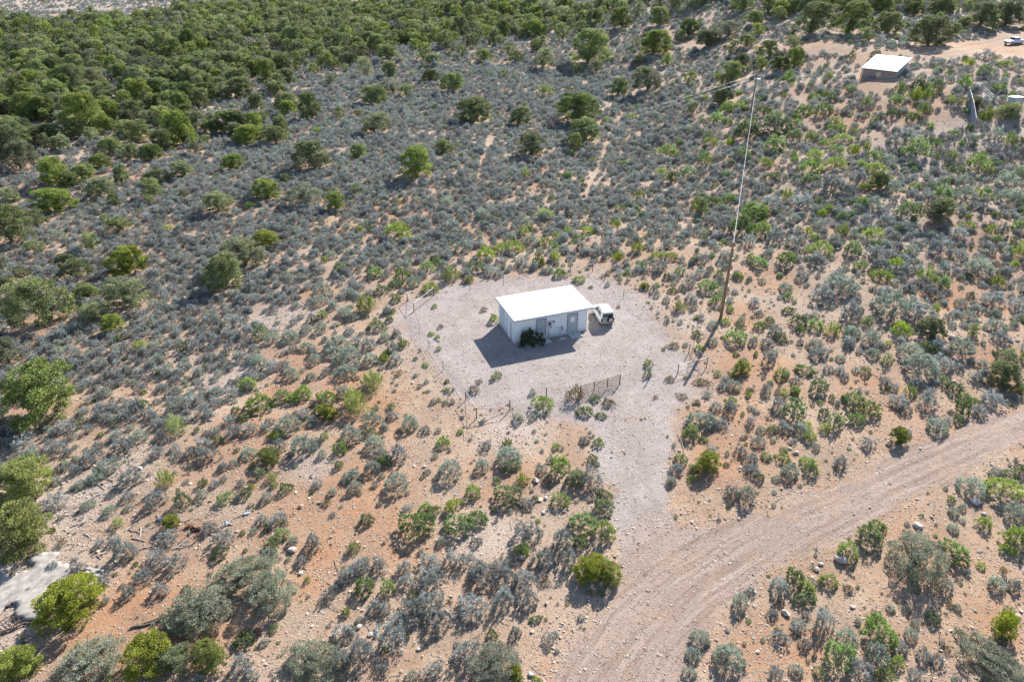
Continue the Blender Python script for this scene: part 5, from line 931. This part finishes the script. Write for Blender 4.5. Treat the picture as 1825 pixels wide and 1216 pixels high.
# ------------------------------------------------------------------ boulders
BOUL = [(1498, 998, 29, 'b', 'largest tan boulder, beside the road bend shrubs'), (1636, 938, 22, 'w', 'pale boulder above the big round roadside shrub'), (1738, 895, 22, 'w', 'pale boulder under the bright bush right of the road'), (1401, 1094, 20, 'b', 'grey boulder beside the dark shrubs below the road'), (1754, 917, 12, 'w', 'small pale stone below the bright right bush'),
        (1463, 1006, 12, 'w', 'white stone left of the largest tan boulder'), (1456, 1016, 14, 'w', 'flat white stone below left of the tan boulder'), (955, 857, 18, 'b', 'tan boulder beside the round yellow-green shrub above the driveway'), (973, 889, 11, 'w', 'pale stone among green shrubs left of the driveway'), (969, 914, 11, 'w', 'pale stone on the rubble slope left of the driveway'),
        (930, 994, 16, 'b', 'greyish boulder on the rubble patch between grey shrubs'), (946, 1203, 14, 'w', 'pale stone at the bottom edge'), (756, 832, 9, 'w', 'white stone left of a long shrub shadow'), (1054, 1045, 11, 'w', 'bluish white stone under the twin bright bushes'), (1071, 1042, 11, 'w', 'second white stone under the twin bright bushes'),
        (974, 1076, 11, 'b', 'dark stone left of the twin bush shadow'), (521, 981, 20, 'b', 'tan boulder above the shrub thicket'), (536, 1022, 12, 'w', 'white stone right of the shrub thicket'), (536, 903, 13, 'b', 'reddish stone on the lower left slope'), (497, 680, 11, 'b', 'reddish boulder on the bare slope left of the yard'), (553, 621, 10, 'w', 'white stone on the bare slope left of the yard'),
        (735, 683, 7, 'w', 'thin white stone left of the yard'), (1502, 571, 11, 'w', 'bright white boulder right of the utility pole'), (1576, 582, 10, 'b', 'grey boulder on the right bank'), (1492, 444, 10, 'w', 'pale stone high on the right slope'), (1666, 497, 10, 'b', 'grey stone on the shaded right bank'), (1697, 601, 19, 'b', 'long grey boulder on the right bank'),
        (1752, 663, 20, 'b', 'flat grey boulder near the right end of the road'), (1669, 680, 16, 'w', 'pale boulder above the right end of the road'), (1801, 608, 12, 'w', 'pale boulder at the right edge, upper'), (1813, 607, 10, 'b', 'grey boulder at the right edge, lower'), (1399, 707, 7, 'w', 'white stone between green shrubs right of the yard'), (1420, 808, 13, 'w', 'pale boulder among green shrubs above the road'),
        (1408, 800, 9, 'w', 'smaller pale boulder just left of another'), (1320, 834, 9, 'w', 'pale stone beside the orange gully'), (1471, 705, 6, 'w', 'bright stone beside the round green shrub'), (1415, 825, 8, 'b', 'brown stone above the road'), (1012, 908, 8, 'w', 'small pale stone beside the driveway shrubs'), (1233, 931, 8, 'w', 'pale stone at the driveway mouth corner'), (1317, 925, 9, 'b', 'small stone on the upper road edge'),
        (610, 805, 8, 'w', 'pale stone on the central left slope'), (655, 1040, 10, 'w', 'pale stone between the grey shrubs'), (640, 1118, 14, 'b', 'blocky stone below the grey shrubs'), (660, 1132, 12, 'w', 'second blocky stone below the grey shrubs'), (745, 1158, 10, 'w', 'stone pair member at lower centre'), (700, 1045, 9, 'b', 'brown stone between grey shrubs'),
        (1090, 815, 6, 'w', 'white stone on the driveway'), (1640, 800, 7, 'w', 'stone on the upper road shoulder'), (1550, 905, 7, 'w', 'stone at the lower road shoulder'), (1345, 1056, 9, 'w', 'pale stone on the rubbly road bank'), (1480, 230, 6, 'w', 'pale rock below the shed'), (1477, 315, 16, 'w', 'pale ledge rock on the right slope'), (250, 835, 12, 'w', 'pale flat rock among the left scree'), (285, 925, 13, 'w', 'flat pale rock left of the round bush')]
RB = [rock_mesh(700 + i, M['boulder'], 3, .62, 'boulder') for i in range(4)]; RW = [rock_mesh(720 + i, M['whitestone'], 3, .6, 'boulder') for i in range(4)]
for i, (px, py, wpx, k, lab) in enumerate(BOUL):
    wpx *= .86
    p = g3(px, py + wpx * .12); dp = project(np.array(p))[2]; W = wpx * dp / FPX; o = link('boulder', (RB if k == 'b' else RW)[i % 4]); o.scale = (W, W * .8, W * .85); o.location = (p.x, p.y, p.z + W * .16); o.rotation_euler = (0, 0, random.random() * 6); tag(o, lab, 'boulder', 'boulders')
print('triangles', sum(len(m.polygons) * 2 for m in bpy.data.meshes), 'objects', len(bpy.data.objects))
